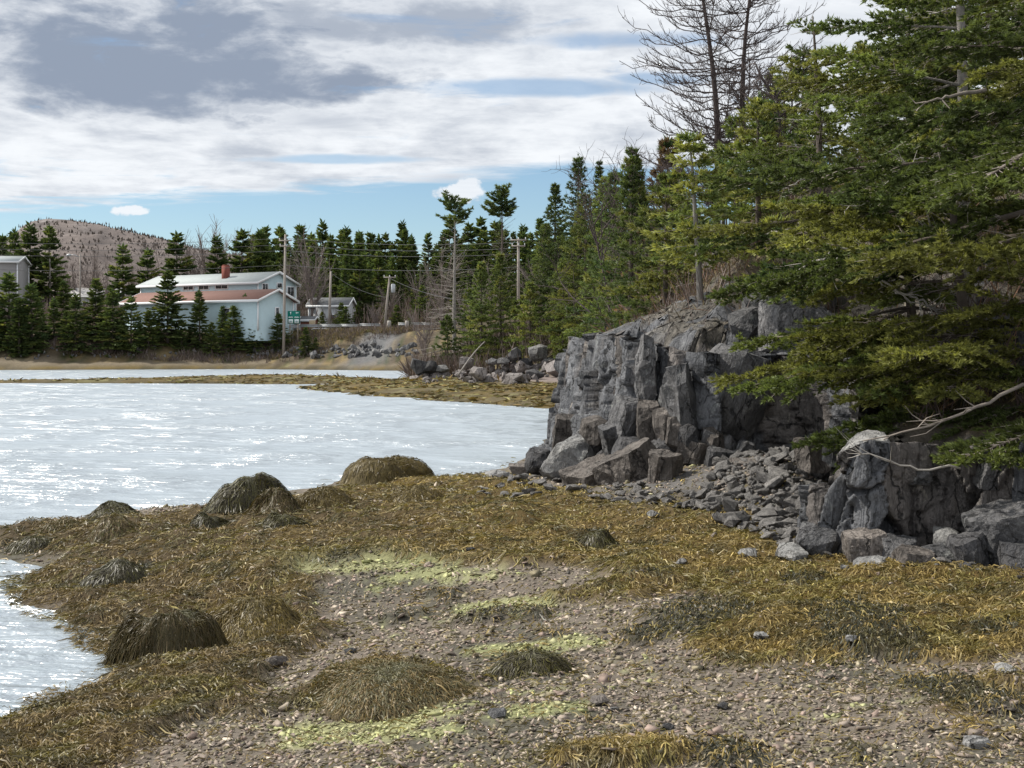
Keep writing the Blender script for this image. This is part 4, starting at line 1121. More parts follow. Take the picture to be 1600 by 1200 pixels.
class Conifer:
    """trunk, limbs and needled shoots of one conifer; base at the origin"""
    def __init__(s, seed, H, r0, prof, lod=1, whorl=0.32, nper=5, elev=(-12, 35), droop=0.25, az=None, lean=(0, 0), start=0.08, bare=0.25,
                 green=0.3, yellow=0.15, brown=0.0, top_only=1.0, shoot=None, dens=1.0, wood_sides=4, thin=1.0, dead_lower=False):
        r = np.random.default_rng(seed); s.r = r
        s.wood, s.twig, s.deadw = MB(), MB(), MB()
        zt = np.linspace(-0.25, H, 14); t = np.clip(zt / H, 0, 1)
        wx, wy = np.cumsum(r.normal(0, .02, 14)) * H * .08, np.cumsum(r.normal(0, .02, 14)) * H * .08
        TP = np.stack([lean[0] * t ** 1.3 * H + wx * t, lean[1] * t ** 1.3 * H + wy * t, zt], 1)
        s.wood.tube(TP, r0 * (1 - t) ** .8 + 0.008, 8)
        O, D, L, W, C = [], [], [], [], []
        sl = shoot or {2: 0.064, 1: 0.2, 0: 0.5}[lod]
        z = start * H
        while z < H * 0.985:
            f = z / H
            k = max(2, int(round(nper * r.uniform(.7, 1.3))))
            a0 = r.uniform(0, 6.28)
            for b in range(k):
                a = a0 + 6.28 * b / k + r.normal(0, .25)
                if az is not None and r.random() > az(a, f): continue
                Lb = prof(f, a) * (r.uniform(.7, 1.15) if lod else r.uniform(.45, 1.25))
                if Lb < 0.08: continue
                e = math.radians(elev[0] + (elev[1] - elev[0]) * f + r.normal(0, 6))
                zz = z + r.uniform(-.1, .1) * whorl * (1 if lod else 5)
                base = np.array([np.interp(zz, zt, TP[:, i]) for i in range(3)])
                dirh = np.array([math.cos(a), math.sin(a), 0]); side = np.array([-math.sin(a), math.cos(a), 0])
                m = 7 if lod == 2 else (5 if lod else 3)
                tt = np.linspace(0, 1, m)
                bend = r.normal(0, .12)
                dr = droop * (1 - f) * r.uniform(.6, 1.3)
                BP = base + dirh * (Lb * tt * math.cos(e))[:, None] + side * (Lb * bend * tt ** 2)[:, None]
                BP[:, 2] += Lb * (tt * math.sin(e) - dr * tt ** 1.6 + dr * .55 * tt ** 3.2)
                dead = dead_lower and f < top_only
                rb = max(0.006, r0 * 0.30 * (Lb / (prof(.1, a) + .2)) * (1 - .5 * f)) * thin
                if lod == 2 and f < .75 and r.random() < (.05 if f < .25 else .11):      # bleached dead limb
                    u_ = np.linspace(0, 1, 15); BQ = np.stack([np.interp(u_, tt, BP[:, k_]) for k_ in range(3)], 1)
                    BQ = BQ + np.cumsum(r.normal(0, .02, BQ.shape), 0) * min(Lb, 2) * .7
                    s.deadw.tube(BQ, min(rb, .016) * .75 * (1 - u_ * .8) + .002, 5, cap=False)
                    for j in range(int(Lb * 10)):
                        v_ = r.uniform(2, 13.9); i_ = int(v_); p_ = BQ[i_] + (BQ[i_ + 1] - BQ[i_]) * (v_ - i_)
                        d = norm(norm(BQ[i_ + 1] - BQ[i_]) * .9 + r.normal(0, .5, 3)); ln = r.uniform(.08, .36) * min(1, Lb / 2)
                        k_ = p_ + d * ln * .5 + r.normal(0, .02, 3)
                        s.deadw.tube(np.stack([p_, k_, k_ + norm(d + r.normal(0, .4, 3)) * ln * .5]), [.005, .004, .0022], 3, False)
                    continue
                s.wood.tube(BP, rb * (1.35 if lod == 2 else 1) * (1 - tt * .85), wood_sides, cap=False)
                bc = r.random(); pale_draw = r.uniform(0, 1)
                colb = DG + (LG - DG) * np.clip(r.normal(green + .35 * (pale_draw > .6), .22), 0, 1)  # some limbs, picked at random, lean to the paler green
                if bc < yellow: colb = colb * .4 + YG * .6
                if r.random() < brown: colb = BR * r.uniform(.7, 1.2)
                def pt(u):
                    u = np.clip(u, 0, 1) * (m - 1); i = np.minimum(u.astype(int), m - 2); g = (u - i)[:, None]
                    return BP[i] * (1 - g) + BP[i + 1] * g, norm(BP[i + 1] - BP[i])
                if dead:
                    q = r.integers(4, 9)
                    u = r.uniform(.2, .95, q); P, T = pt(u)
                    for j in range(q):
                        d = T[j] * .6 + side * r.choice([-1, 1]) * .8 + r.normal(0, .25, 3); ln = Lb * .35 * (1.1 - u[j])
                        s.twig.tube(np.stack([P[j], P[j] + d * ln * .5, P[j] + d * ln + [0, 0, -.1 * ln]]), [rb * .35, rb * .25, rb * .12], 3, False)
                    continue
                if f < top_only and top_only < 1.0: continue
                if lod == 0:
                    q = max(4, int(dens * Lb / sl * 5)); u = r.uniform(bare, 1, q) ** .8; P, T = pt(u)
                    d = T + side * r.choice([-1, 1], q)[:, None] * r.uniform(.2, 1.0, q)[:, None] + r.normal(0, .22, (q, 3))
                    O.append(P); D.append(d); L.append(sl * r.uniform(.6, 1.3, q) * (1.25 - .5 * u)); W.append(sl * .42 * np.ones(q)); C.append(colb * np.exp(r.normal(0, .22, q))[:, None])
                    continue
                if lod == 2:        # dead twigs on the bare inner part of the limb
                    q = int(Lb * 7); u = r.uniform(.06, bare + .25, q); P, T = pt(u)
                    for j in range(q):
                        d = norm(T[j] * .5 + side * r.choice([-1, 1]) * .8 + r.normal(0, .4, 3)); ln = r.uniform(.08, .38)
                        s.twig.tube(np.stack([P[j], P[j] + d * ln * .5 + r.normal(0, .01, 3), P[j] + d * ln + [0, 0, -.06 * ln]]), [.005, .0038, .0018], 3, False)
                # side twigs
                sp = 0.075 if lod == 2 else 0.2
                ns = max(3, int(Lb / sp)); us = np.linspace(bare, 0.99, ns) + r.normal(0, .01, ns)
                P, T = pt(us)
                for j in range(ns):
                    for sd in (-1, 1):
                        if r.random() < 0.14: continue
                        l2 = min(Lb * .42 * (1.06 - us[j]) ** .75 + .07, .75 if lod == 2 else 1.1) * r.uniform(.55, 1.2)
                        d2 = norm(T[j] * r.uniform(.5, .9) + side * sd * r.uniform(.6, 1.0) + np.array([0, 0, r.normal(-.02, .16)]))
                        end = P[j] + d2 * l2 + np.array([0, 0, -.12 * l2])
                        if lod == 2 and l2 > .22: s.twig.tube(np.stack([P[j], (P[j] + end) / 2 + [0, 0, .02 * l2], end]), [.0045, .003, .0015], 3, False)
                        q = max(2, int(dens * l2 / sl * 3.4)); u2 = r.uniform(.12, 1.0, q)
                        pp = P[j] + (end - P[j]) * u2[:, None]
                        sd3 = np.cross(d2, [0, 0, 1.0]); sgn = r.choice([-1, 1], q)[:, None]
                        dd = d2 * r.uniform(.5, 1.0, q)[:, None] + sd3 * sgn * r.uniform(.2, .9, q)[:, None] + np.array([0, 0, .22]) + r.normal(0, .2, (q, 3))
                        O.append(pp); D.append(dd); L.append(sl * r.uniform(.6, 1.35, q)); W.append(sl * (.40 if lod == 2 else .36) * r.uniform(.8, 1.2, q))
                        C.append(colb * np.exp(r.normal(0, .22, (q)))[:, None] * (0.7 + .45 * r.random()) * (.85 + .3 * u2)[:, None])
                # limb tip
                q = 6; u = r.uniform(.85, 1.0, q); P, T = pt(u)
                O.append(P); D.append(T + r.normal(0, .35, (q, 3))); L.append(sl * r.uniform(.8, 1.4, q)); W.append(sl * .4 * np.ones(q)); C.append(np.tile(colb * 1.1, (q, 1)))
            z += whorl * r.uniform(.75, 1.25) * (1 - .35 * f)
        # leader
        if top_only <= 1.0 and not (brown > .9):
            q = 8; O.append(TP[-1] - np.array([0, 0, 1]) * r.uniform(0, .06 * H, q)[:, None]); D.append(np.array([0, 0, 1.0]) + r.normal(0, .4, (q, 3))); L.append(sl * r.uniform(.8, 1.5, q)); W.append(sl * .4 * np.ones(q)); C.append(np.tile(DG * 1.3, (q, 1)))
        s.has = len(O) > 0
        if s.has:
            O, D, L, W, C = (np.concatenate(v) for v in (O, D, L, W, C))
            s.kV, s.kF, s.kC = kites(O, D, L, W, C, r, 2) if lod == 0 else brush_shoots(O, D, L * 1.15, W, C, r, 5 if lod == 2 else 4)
    def build(s, name, label, cat, loc, rz=0.0, group=None, bark='bark', scale=1.0):
        root = thing(name, label, cat, loc, rz, group); root.scale = (scale,) * 3
        s.wood.build('trunk', M[bark], root, True)
        if s.twig.V: tag(obj('twigs', s.twig.mesh('twigs', M['twig']), root), kind='stuff')
        if s.deadw.V: tag(obj('dead_limbs', s.deadw.mesh('dead_limbs', M['dead']), root), 'bleached dead limbs', kind='stuff')
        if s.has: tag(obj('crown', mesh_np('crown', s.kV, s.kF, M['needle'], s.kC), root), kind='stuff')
        return root

def left_az(keep_right=.25):
    """limbs grow mostly towards the water (-X) and the light"""
    return lambda a, f: keep_right + (1 - keep_right) * max(0, 0.5 - 0.5 * math.cos(a - 0.0)) ** .7

# the big spruces of the cliff top; plan positions from the photograph
def near_tree(seed, px, Y, H, r0, reach, label, **kw):
    if Y > 100: x, Y = ground_px(px, Y)            # given as the photo pixel of its foot
    else: x = (px - 800) / FPX * Y
    bark = kw.pop('bark', 'bark')
    def prof(f, a):
        lft = 0.5 - 0.5 * math.cos(a)
        return reach * (0.55 + 0.6 * lft) * (1.02 - f) ** .75 * (0.75 + .35 * min(1, f / .25))
    c = Conifer(seed, H, r0, prof, lod=2, az=left_az(), **kw)
    return c.build('spruce_tree', label, 'tree', (x, Y, gz(x, Y) - 0.1), 0, 'big spruces on the cliff', bark)

near_tree(1, 1512, 500, 5.6, 0.085, 2.2, 'spruce with a bare pale grey lower trunk rising behind the outcrop', whorl=.36, nper=5, elev=(-14, 22), droop=.22, start=.26, bare=.30, green=.38, yellow=.28, lean=(-.03, 0), bark='bark_grey', dens=1.15)
near_tree(2, 1760, 11.3, 6.6, 0.10, 3.3, 'near spruce at the right edge sweeping long boughs low over the outcrop', whorl=.44, nper=5, elev=(-10, 12), droop=.14, start=.045, bare=.27, green=.38, yellow=.3, lean=(-.05, 0), dens=1.2)
near_tree(3, 1292, 512, 4.2, 0.07, 1.7, 'spruce with a dark trunk standing before the lichened rock face', whorl=.34, nper=5, elev=(-14, 30), droop=.2, start=.3, bare=.30, green=.45, yellow=.45, lean=(-.04, 0), dens=1.0)
near_tree(4, 1640, 15.5, 7.0, 0.10, 2.8, 'tall dark spruce filling the upper right corner behind the pale trunk', whorl=.42, nper=6, elev=(-12, 18), droop=.18, start=.12, bare=.28, green=.33, yellow=.2, lean=(-.03, 0), dens=.8)
near_tree(5, 1515, 12.6, 2.9, 0.06, 2.1, 'low spreading spruce drooping its yellow green boughs over the scree and outcrop', whorl=.27, nper=6, elev=(-11, 22), droop=.18, start=.07, bare=.28, green=.5, yellow=.5, lean=(-.1, 0), dens=1.1)

near_tree(6, 1430, 14.0, 2.5, 0.055, 1.9, 'low yellow green spruce spilling its boughs toward the bulge of the cliff', whorl=.25, nper=7, elev=(-12, 24), droop=.17, start=.12, bare=.24, green=.5, yellow=.5, lean=(-.12, 0), dens=1.0)

def mid_tree(seed, px, Y, ytop, label, wide=.30, name='spruce_tree', **kw):
    """tree standing on the slope at depth Y with its top at photo row ytop"""
    x = (px - 800) / FPX * Y; g = gz(x, Y)
    H = max(1.6, CAM_H + (HORIZ - ytop) / FPX * Y - g)
    prof = kw.pop('prof', None) or (lambda f, a: H * wide * (1.03 - f) ** .85 * (0.6 + .5 * min(1, f / .2)))
    bark = kw.pop('bark', 'bark'); group = kw.pop('group', 'trees on the slope above the cliff')
    c = Conifer(seed, H, kw.pop('r0', .012 * H + .02), prof, lod=1, **kw)
    return c.build(name, label, 'tree', (x, Y, g - 0.15), 0, group, bark)

S = dict(whorl=.28, nper=7, elev=(-10, 40), droop=.2, start=.06, bare=.2, shoot=.11, dens=1.0, wood_sides=3)
mid_tree(21, 1095, 19.0, 195, 'yellow green young spruce leaning over the cliff top on a thin pale trunk', .34, green=.6, yellow=.5, bark='bark_grey', lean=(-.06, 0), **{**S, 'start': .33, 'elev': (-18, 25)})
mid_tree(22, 1185, 20.0, 140, 'spruce directly under the bare larch on the upper slope', .36, green=.45, yellow=.4, **S)
mid_tree(23, 1275, 20.5, 100, 'spruce right of the bare larch on the upper slope', .34, green=.4, yellow=.3, **S)
mid_tree(24, 1420, 18.5, -60, 'broad spruce whose top meets the sky at the upper right', .34, green=.38, yellow=.26, **S)
mid_tree(25, 1040, 23.0, 265, 'low bushy yellow green spruce at the left edge of the upper slope', .42, green=.6, yellow=.5, **S)
mid_tree(26, 1480, 19.5, -120, 'tall spruce high on the slope cut by the top edge', .30, green=.3, yellow=.2, **S)
mid_tree(27, 1130, 25.0, 240, 'small dark spruce tucked below the bare larch', .36, green=.3, yellow=.1, **S)
mid_tree(28, 1235, 17.6, 340, 'small yellow green spruce hanging above the lichened rock', .42, green=.6, yellow=.5, lean=(-.15, -.1), **S)
mid_tree(30, 985, 30.0, 225, 'dark narrow spruce behind the cliff left of the bare larch', .2, green=.25, yellow=.05, **S)
mid_tree(31, 1205, 30.0, 100, 'dark spruce top showing right behind the bare larch', .2, green=.25, yellow=.05, **S)
mid_tree(32, 1255, 29.0, 62, 'twin dark spruce top on the skyline right of the larch', .2, green=.25, yellow=.05, **S)

mid_tree(33, 1150, 22.5, 175, 'leafy olive spruce in front of the larch stems', .36, green=.5, yellow=.35, **S)
mid_tree(34, 1350, 22.0, 60, 'olive spruce on the skyline between the larch and the corner', .33, green=.42, yellow=.3, **S)
mid_tree(35, 1225, 23.5, 110, 'middling spruce filling the slope right of the larch', .36, green=.42, yellow=.3, **S)
mid_tree(37, 1460, 21.5, -40, 'shaded spruce high on the slope behind the broad one', .33, green=.3, yellow=.15, **S)
mid_tree(38, 1580, 18.5, -80, 'shaded spruce behind the pale trunk at upper right', .33, green=.3, yellow=.2, **S)
mid_tree(39, 1060, 27.0, 300, 'small olive spruce among the brush left of the larch', .4, green=.5, yellow=.3, **S)

MID = dict(wood_sides=3, whorl=.42, nper=6, elev=(-16, 45), droop=.22, start=.03, bare=.15, dens=.8)
G2 = 'trees of the wooded headland beyond the cliff'
def head(seed, px, Y, ytop, label, wide=.2, **kw):
    if px < 940: Y = 78 + (Y - 56) * 0.6          # they stand behind the rubble of the spit
    return mid_tree(seed, px, Y, ytop, label, wide, group=G2, **{**MID, **kw})
head(41, 905, 62, 240, 'tallest dark spruce on the headland left of the cliff', .19, green=.12, yellow=0)
head(42, 868, 66, 285, 'dark spruce leaning against the tallest headland spruce', .2, green=.15, yellow=0)
head(43, 915, 56, 300, 'olive green spruce in front of the tallest headland spruce', .27, green=.55, yellow=.25)
head(44, 828, 64, 440, 'small light green spruce beside the round boulder', .33, green=.6, yellow=.35)
head(45, 752, 72, 410, 'bushy green spruce behind the leaning dead pole', .24, green=.5, yellow=.15)
head(46, 782, 76, 395, 'green spruce between the two wind worn snags', .22, green=.42, yellow=.1)
head(47, 700, 76, 490, 'low dark spruce at the left point of the headland', .3, green=.2, yellow=.02)
head(48, 945, 58, 275, 'grey green spruce hemmed in behind the tallest headland spruce', .2, green=.3, yellow=.05)
head(49, 960, 50, 262, 'thin ragged spruce on the headland near the cliff', .13, green=.2, yellow=0, dens=.5)
head(50, 990, 44, 245, 'ragged half dead spruce at the skyline above the cliff', .15, green=.2, yellow=0, brown=.4, dens=.6)
head(51, 850, 72, 350, 'mid green spruce left of the tallest headland spruce', .2, green=.35, yellow=.05)
head(52, 735, 78, 450, 'shrubby dark spruce left of the bushy headland spruce', .3, green=.25, yellow=.05)
head(53, 805, 70, 470, 'small spruce low on the headland above the rubble', .3, green=.45, yellow=.2)
head(54, 880, 60, 400, 'yellowish spruce low against the headland wood', .28, green=.6, yellow=.3)
head(55, 1010, 38, 330, 'grey brown dying spruce above the cliff shoulder', .25, green=.2, yellow=.05, brown=.55)
head(56, 1040, 42, 215, 'rusty dying spruce under the left limbs of the larch', .22, green=.1, yellow=0, brown=.8)
head(57, 935, 70, 250, 'slim dark spruce peeping over the headland wood', .1, green=.12, yellow=0)
head(58, 1000, 46, 285, 'brown dying spruce between the headland wood and the larch', .24, green=.15, yellow=0, brown=.6)
head(59, 968, 52, 330, 'dull green spruce low behind the cliff shoulder', .28, green=.35, yellow=.1)
# two snags with a flagged green top
head(60, 710, 82, 312, 'half dead snag with bare limbs and a flat green top', .26, green=.2, yellow=0, top_only=.85, dead_lower=True, bark='bark_grey', prof=(lambda f, a: (2.6 * (1 - f) + .9) if f < .85 else 1.25), elev=(-8, 35), nper=4, dens=2.4)
head(61, 785, 84, 296, 'half dead snag with a torn pointed green top', .22, green=.12, yellow=0, top_only=.80, dead_lower=True, prof=(lambda f, a: (2.0 * (1 - f) + .8) if f < .8 else 1.5 * (1.15 - f) / .3), elev=(-4, 50), nper=4, dens=2.4)

# ------------------------------------------------------------------ leafless trees
def bare_tree(seed, H, r0, levels=4, spread=.5, kids=(7, 6, 5, 4), up=.35, lean=(0, 0), forks=1, sides=(7, 4, 3, 3, 3)):
    r = np.random.default_rng(seed); mb = MB()
    def grow(p, d, L, rad, lev):
        n = 7 if lev == 0 else (5 if lev < 3 else 3)
        P = [p]; dd = d
        for k in range(n - 1):
            dd = norm(dd + r.normal(0, .10 + .06 * lev, 3) + np.array([0, 0, up * .18]))
            P.append(P[-1] + dd * L / (n - 1))
        P = np.array(P); t = np.linspace(0, 1, n)
        mb.tube(P, rad * (1 - .8 * t) + .002, sides[lev], False)
        if lev >= levels: return
        k = kids[lev]
        for j in range(k):
            u = r.uniform(.3 if lev == 0 else .15, 1.0); i = min(int(u * (n - 1)), n - 2)
            q = P[i] + (P[i + 1] - P[i]) * (u * (n - 1) - i)
            T = norm(P[i + 1] - P[i]); s_ = r.normal(size=3); s_ -= T * s_.dot(T); s_ = norm(s_)
            nd = norm(T * (1 - spread) + s_ * (spread + .25) + np.array([0, 0, up * .3]))
            grow(q, nd, L * r.uniform(.32, .58) * (1.15 - .4 * u), rad * (.50 - .12 * u), lev + 1)
    for k in range(forks):
        d0 = norm(np.array([lean[0] + (r.normal(0, .12) if k else 0), lean[1], 1.0]))
        grow(np.array([.04 * k, 0, -.2]), d0, H * (1 - .1 * k), r0, 0)
    return mb

M['bark_dark'] = plain('dark_bark', (0.075, 0.058, 0.055), 0.9, 0.4, 14.0)
M['bark_purple'] = plain('bare_twig_bark', (0.20, 0.165, 0.15), 0.9, 0.35, 3.0)
def put_bare(mb, name, label, loc, mat, group=None, rz=0):
    root = thing(name, label, 'tree', loc, rz, group)
    mb.build('trunk', M[mat], root)
    return root

def larch(seed, H, r0):
    """twin stemmed bare larch: tiers of level limbs with upturned twigs"""
    r = np.random.default_rng(seed); mb = MB()
    for (dx, hh, rr) in ((-.10, H, r0), (.12, H * .97, r0 * .95)):
        zt = np.linspace(-.2, hh, 12); t = np.clip(zt / hh, 0, 1)
        TP = np.stack([dx * (1 + 5 * t) + .15 * np.sin(t * 5 + dx * 9), .1 * np.sin(t * 4), zt], 1)
        mb.tube(TP, rr * (1 - t) ** .8 + .01, 7)
        z = hh * .22
        while z < hh * .99:
            f = z / hh
            for b in range(3):
                a = r.uniform(0, 6.28); Lb = (2.15 * (1 - f) ** .45 + .35) * r.uniform(.6, 1.15)
                base = np.array([np.interp(z, zt, TP[:, i]) for i in range(3)])
                d = np.array([math.cos(a), math.sin(a), 0]); sd = np.array([-d[1], d[0], 0])
                m = 8; u = np.linspace(0, 1, m); P = base + d * (Lb * u)[:, None] + sd * (Lb * r.normal(0, .12) * u ** 2)[:, None]
                P[:, 2] += Lb * (r.uniform(-.12, .18) * u + .24 * u ** 2.5) + np.cumsum(r.normal(0, .03, m)) * Lb
                mb.tube(P, 0.017 * (1 - f * .5) * (1 - .8 * u) + .004, 4, False)
                for j in range(int(Lb * 13)):
                    v = r.uniform(.15, 1) * (m - 1); i = min(int(v), m - 2); q = P[i] + (P[i + 1] - P[i]) * (v - i)
                    T = norm(P[i + 1] - P[i]); ln = r.uniform(.12, .5) * (1.2 - v / m * .6)
                    w = norm(T * .6 + sd * r.choice([-1, 1]) * r.uniform(.2, .9) + np.array([0, 0, r.uniform(-.1, .7)]))
                    mid_ = q + w * ln * .5 + r.normal(0, .03, 3)
                    e = mid_ + norm(w + np.array([0, 0, .5])) * ln * .5
                    mb.tube(np.stack([q, mid_, e]), [.0062, .0048, .0032], 3, False)
                    if r.random() < .6:
                        w2 = norm(w + r.normal(0, .6, 3)); mb.tube(np.stack([mid_, mid_ + w2 * ln * .45]), [.0055, .0035], 3, False)
            z += .17 * r.uniform(.7, 1.3)
    return mb
lx, ly = (1135 - 800) / FPX * 27, 27.0
root_l = thing('larch_tree', 'leafless twin stemmed larch spreading dark twigs against the sky', 'tree', (lx, ly, gz(lx, ly)), 0)
larch(7, CAM_H + (HORIZ + 110) / FPX * 27 - gz(lx, ly), .085).build('trunk', M['bark_dark'], root_l)
for i, (px, Y, yt, lab) in enumerate([(975, 33, 300, 'bare grey brown tree with outreaching twigs left of the larch'), (1050, 36, 290, 'bare brown tree tangled among the dying spruces'), (1090, 34, 290, 'small bare tree in the brush above the cliff shoulder'), (1240, 22, 110, 'thin bare sapling on the skyline right of the larch')]):
    x = (px - 800) / FPX * Y; g = gz(x, Y); H = CAM_H + (HORIZ - yt) / FPX * Y - g
    put_bare(bare_tree(70 + i, H, .05, 3, .5, (14, 8, 5), lean=(-.1, 0)), 'bare_tree', lab, (x, Y, g), 'bark_dark', 'leafless trees above the cliff')

# bleached dead wood caught among the boughs
def dead_branch(label, pts, r0, kids=6, seed=0, mat='dead'):
    r = np.random.default_rng(seed); mb = MB()
    P = np.array([at(*p) for p in pts]); 
    u = np.linspace(0, 1, 14); k = np.linspace(0, 1, len(P)); C = np.stack([np.interp(u, k, P[:, i]) for i in range(3)], 1)
    C[1:-1] = (C[:-2] + C[1:-1] * 2 + C[2:]) / 4
    C += r.normal(0, .008, C.shape)
    mb.tube(C, r0 * (1 - .8 * u) + .002, 5)
    for j in range(kids):
        i = r.integers(3, 13); T = norm(C[i] - C[i - 1]); d = norm(T + r.normal(0, .7, 3)); L = r.uniform(.12, .4)
        mb.tube(np.stack([C[i], C[i] + d * L * .5 + r.normal(0, .02, 3), C[i] + d * L]), [r0 * .45, r0 * .3, r0 * .12], 3, False)
    o = mb.build('dead_branch', M[mat])
    return tag(o, label, 'branch', 'bleached dead branches among the boughs')
dead_branch('arched white dead branch hooking down before the lichened rock', [(1430, 424, 12.4), (1370, 402, 12.2), (1318, 386, 12.1), (1290, 396, 12.1), (1280, 418, 12.1)], .014, 7, 1)
dead_branch('white dead branch slanting down right below the arched one', [(1335, 412, 12.3), (1372, 432, 12.3), (1420, 470, 12.4), (1470, 486, 12.6)], .012, 8, 2)
dead_branch('forked pale dead branch left of the pale spruce trunk', [(1500, 400, 12.9), (1470, 378, 12.8), (1446, 350, 12.7)], .012, 9, 3)
dead_branch('pale stub of dead wood right of the pale spruce trunk', [(1545, 440, 12.6), (1548, 420, 12.6), (1551, 412, 12.6)], .02, 2, 4)
dead_branch('thin grey dead limb above the outcrop crossing the boughs', [(1600, 600, 10.9), (1520, 640, 10.8), (1440, 668, 10.7), (1350, 690, 10.7)], .016, 12, 5, 'twig')
dead_branch('drooping dead twig over the pale block of the outcrop', [(1500, 728, 10.4), (1430, 735, 10.4), (1370, 712, 10.4), (1330, 706, 10.4)], .009, 8, 6)
dead_branch('pale broken limb end sticking out at the upper right', [(1540, 140, 12.5), (1480, 150, 12.4), (1442, 160, 12.4)], .022, 4, 7, 'twig')
dead_branch('white snapped twig in the middle of the right boughs', [(1440, 280, 12.0), (1420, 262, 12.0), (1405, 248, 12.0)], .012, 5, 8)
dead_branch('white dead twigs hanging beside the pale spruce trunk', [(1400, 455, 12.6), (1440, 470, 12.6), (1468, 485, 12.6)], .014, 12, 9)
# pole leaning on the spit
o = MB(); P0, P1 = at(716, 586, 70), at(757, 534, 72); tt = np.linspace(0, 1, 6)[:, None]
o.tube(P0 + (P1 - P0) * tt + np.array([0, 0, .12]) * np.sin(tt * 3.1), np.linspace(.05, .025, 6), 6)
tag(o.build('dead_pole', M['bark_grey']), 'bleached dead trunk leaning up from the spit rubble', 'log')

# ------------------------------------------------------------------ far shore: hill, road, houses, poles, woods
def gzv(x, y): return height(np.asarray(x, float), np.asarray(y, float))

def build_hill():
    D0 = 640.0
    sx = np.array([-500, -200, -60, 0, 22, 35, 50, 75, 100, 130, 160, 200, 240, 270, 300, 340, 400, 520, 700, 900])
    sy = np.array([430, 415, 392, 380, 372, 358, 350, 347, 349, 352, 357, 366, 376, 382, 390, 398, 410, 430, 455, 470])
    nx, ny = 240, 60
    px = np.linspace(-500, 900, nx); t = np.linspace(0, 1, ny)
    PX, T = np.meshgrid(px, t)
    Y = 330 + (D0 - 330) * T + 260 * np.maximum(T - .75, 0) * 4
    X = (PX - 800) / FPX * Y
    top = CAM_H + (HORIZ - np.interp(PX, sx, sy)) / FPX * (330 + (D0 - 330) * .75)
    f = np.where(T < .75, sst(T, -.1, .75), 1 - .5 * sst(T, .8, 1.0))
    Z = 3 + (top - 3) * f + (fbm2(X / 22, Y / 22, 4, 5) - .5) * 9 * np.minimum(1, (1 - T) * 3) * sst(T, 0, .3) * np.where(T > .6, .3, 1)
    c = np.zeros(X.shape + (3,)); c[:] = (0.16, 0.135, 0.125)
    n = fbm2(X / 9, Y / 30, 4, 6)
    c = lerp3(c, (0.11, 0.095, 0.09), sst(n, .45, .65))
    rocky = np.exp(-((PX - 75) / 55) ** 2) * sst(T, .45, .7) * sst(fbm2(X / 14, Z / 9, 4, 8), .40, .55)
    c = lerp3(c, (0.24, 0.22, 0.215), rocky * .9)
    i, j = np.meshgrid(np.arange(ny - 1), np.arange(nx - 1), indexing='ij')
    Q = np.stack([i * nx + j, i * nx + j + 1, (i + 1) * nx + j + 1, (i + 1) * nx + j], -1).reshape(-1, 4)
    m = attr_mat('hill_side', .95, .1, .25, 1.2, .35)
    o = obj('hill', mesh_np('hill', np.stack([X, Y, Z], -1).reshape(-1, 3), Q, m, c.reshape(-1, 3), True))
    tag(o, 'bare purple brown hill with a rocky top beyond the far shore', kind='structure')
    # leafless woods on the hill
    r = np.random.default_rng(3); N = 7000
    a, b = r.integers(0, ny - 16, N), r.integers(40, nx - 60, N)
    O = np.stack([X[a, b], Y[a, b], Z[a, b] - .5], 1) + r.normal(0, 1.2, (N, 3)) * [1, 1, .1]
    keep = rocky[a, b] < .3; O = O[keep]; n = len(O)
    col = np.array([(0.16, 0.135, 0.125), (0.135, 0.112, 0.105), (0.185, 0.157, 0.145), (0.08, 0.078, 0.06)])[r.choice(4, n, p=[.4, .3, .28, .02])] * r.uniform(.7, 1.2, (n, 1))
    V, F, C = kites(O, np.array([0, 0, 1.0]) + r.normal(0, .15, (n, 3)), r.uniform(.7, 2.0, n), r.uniform(.3, .9, n), col, r, 2)
    tag(obj('hill_woods', mesh_np('hill_woods', V, F, M['brush'], C)), 'leafless brown woods covering the far hill', 'woods', kind='stuff')
build_hill()

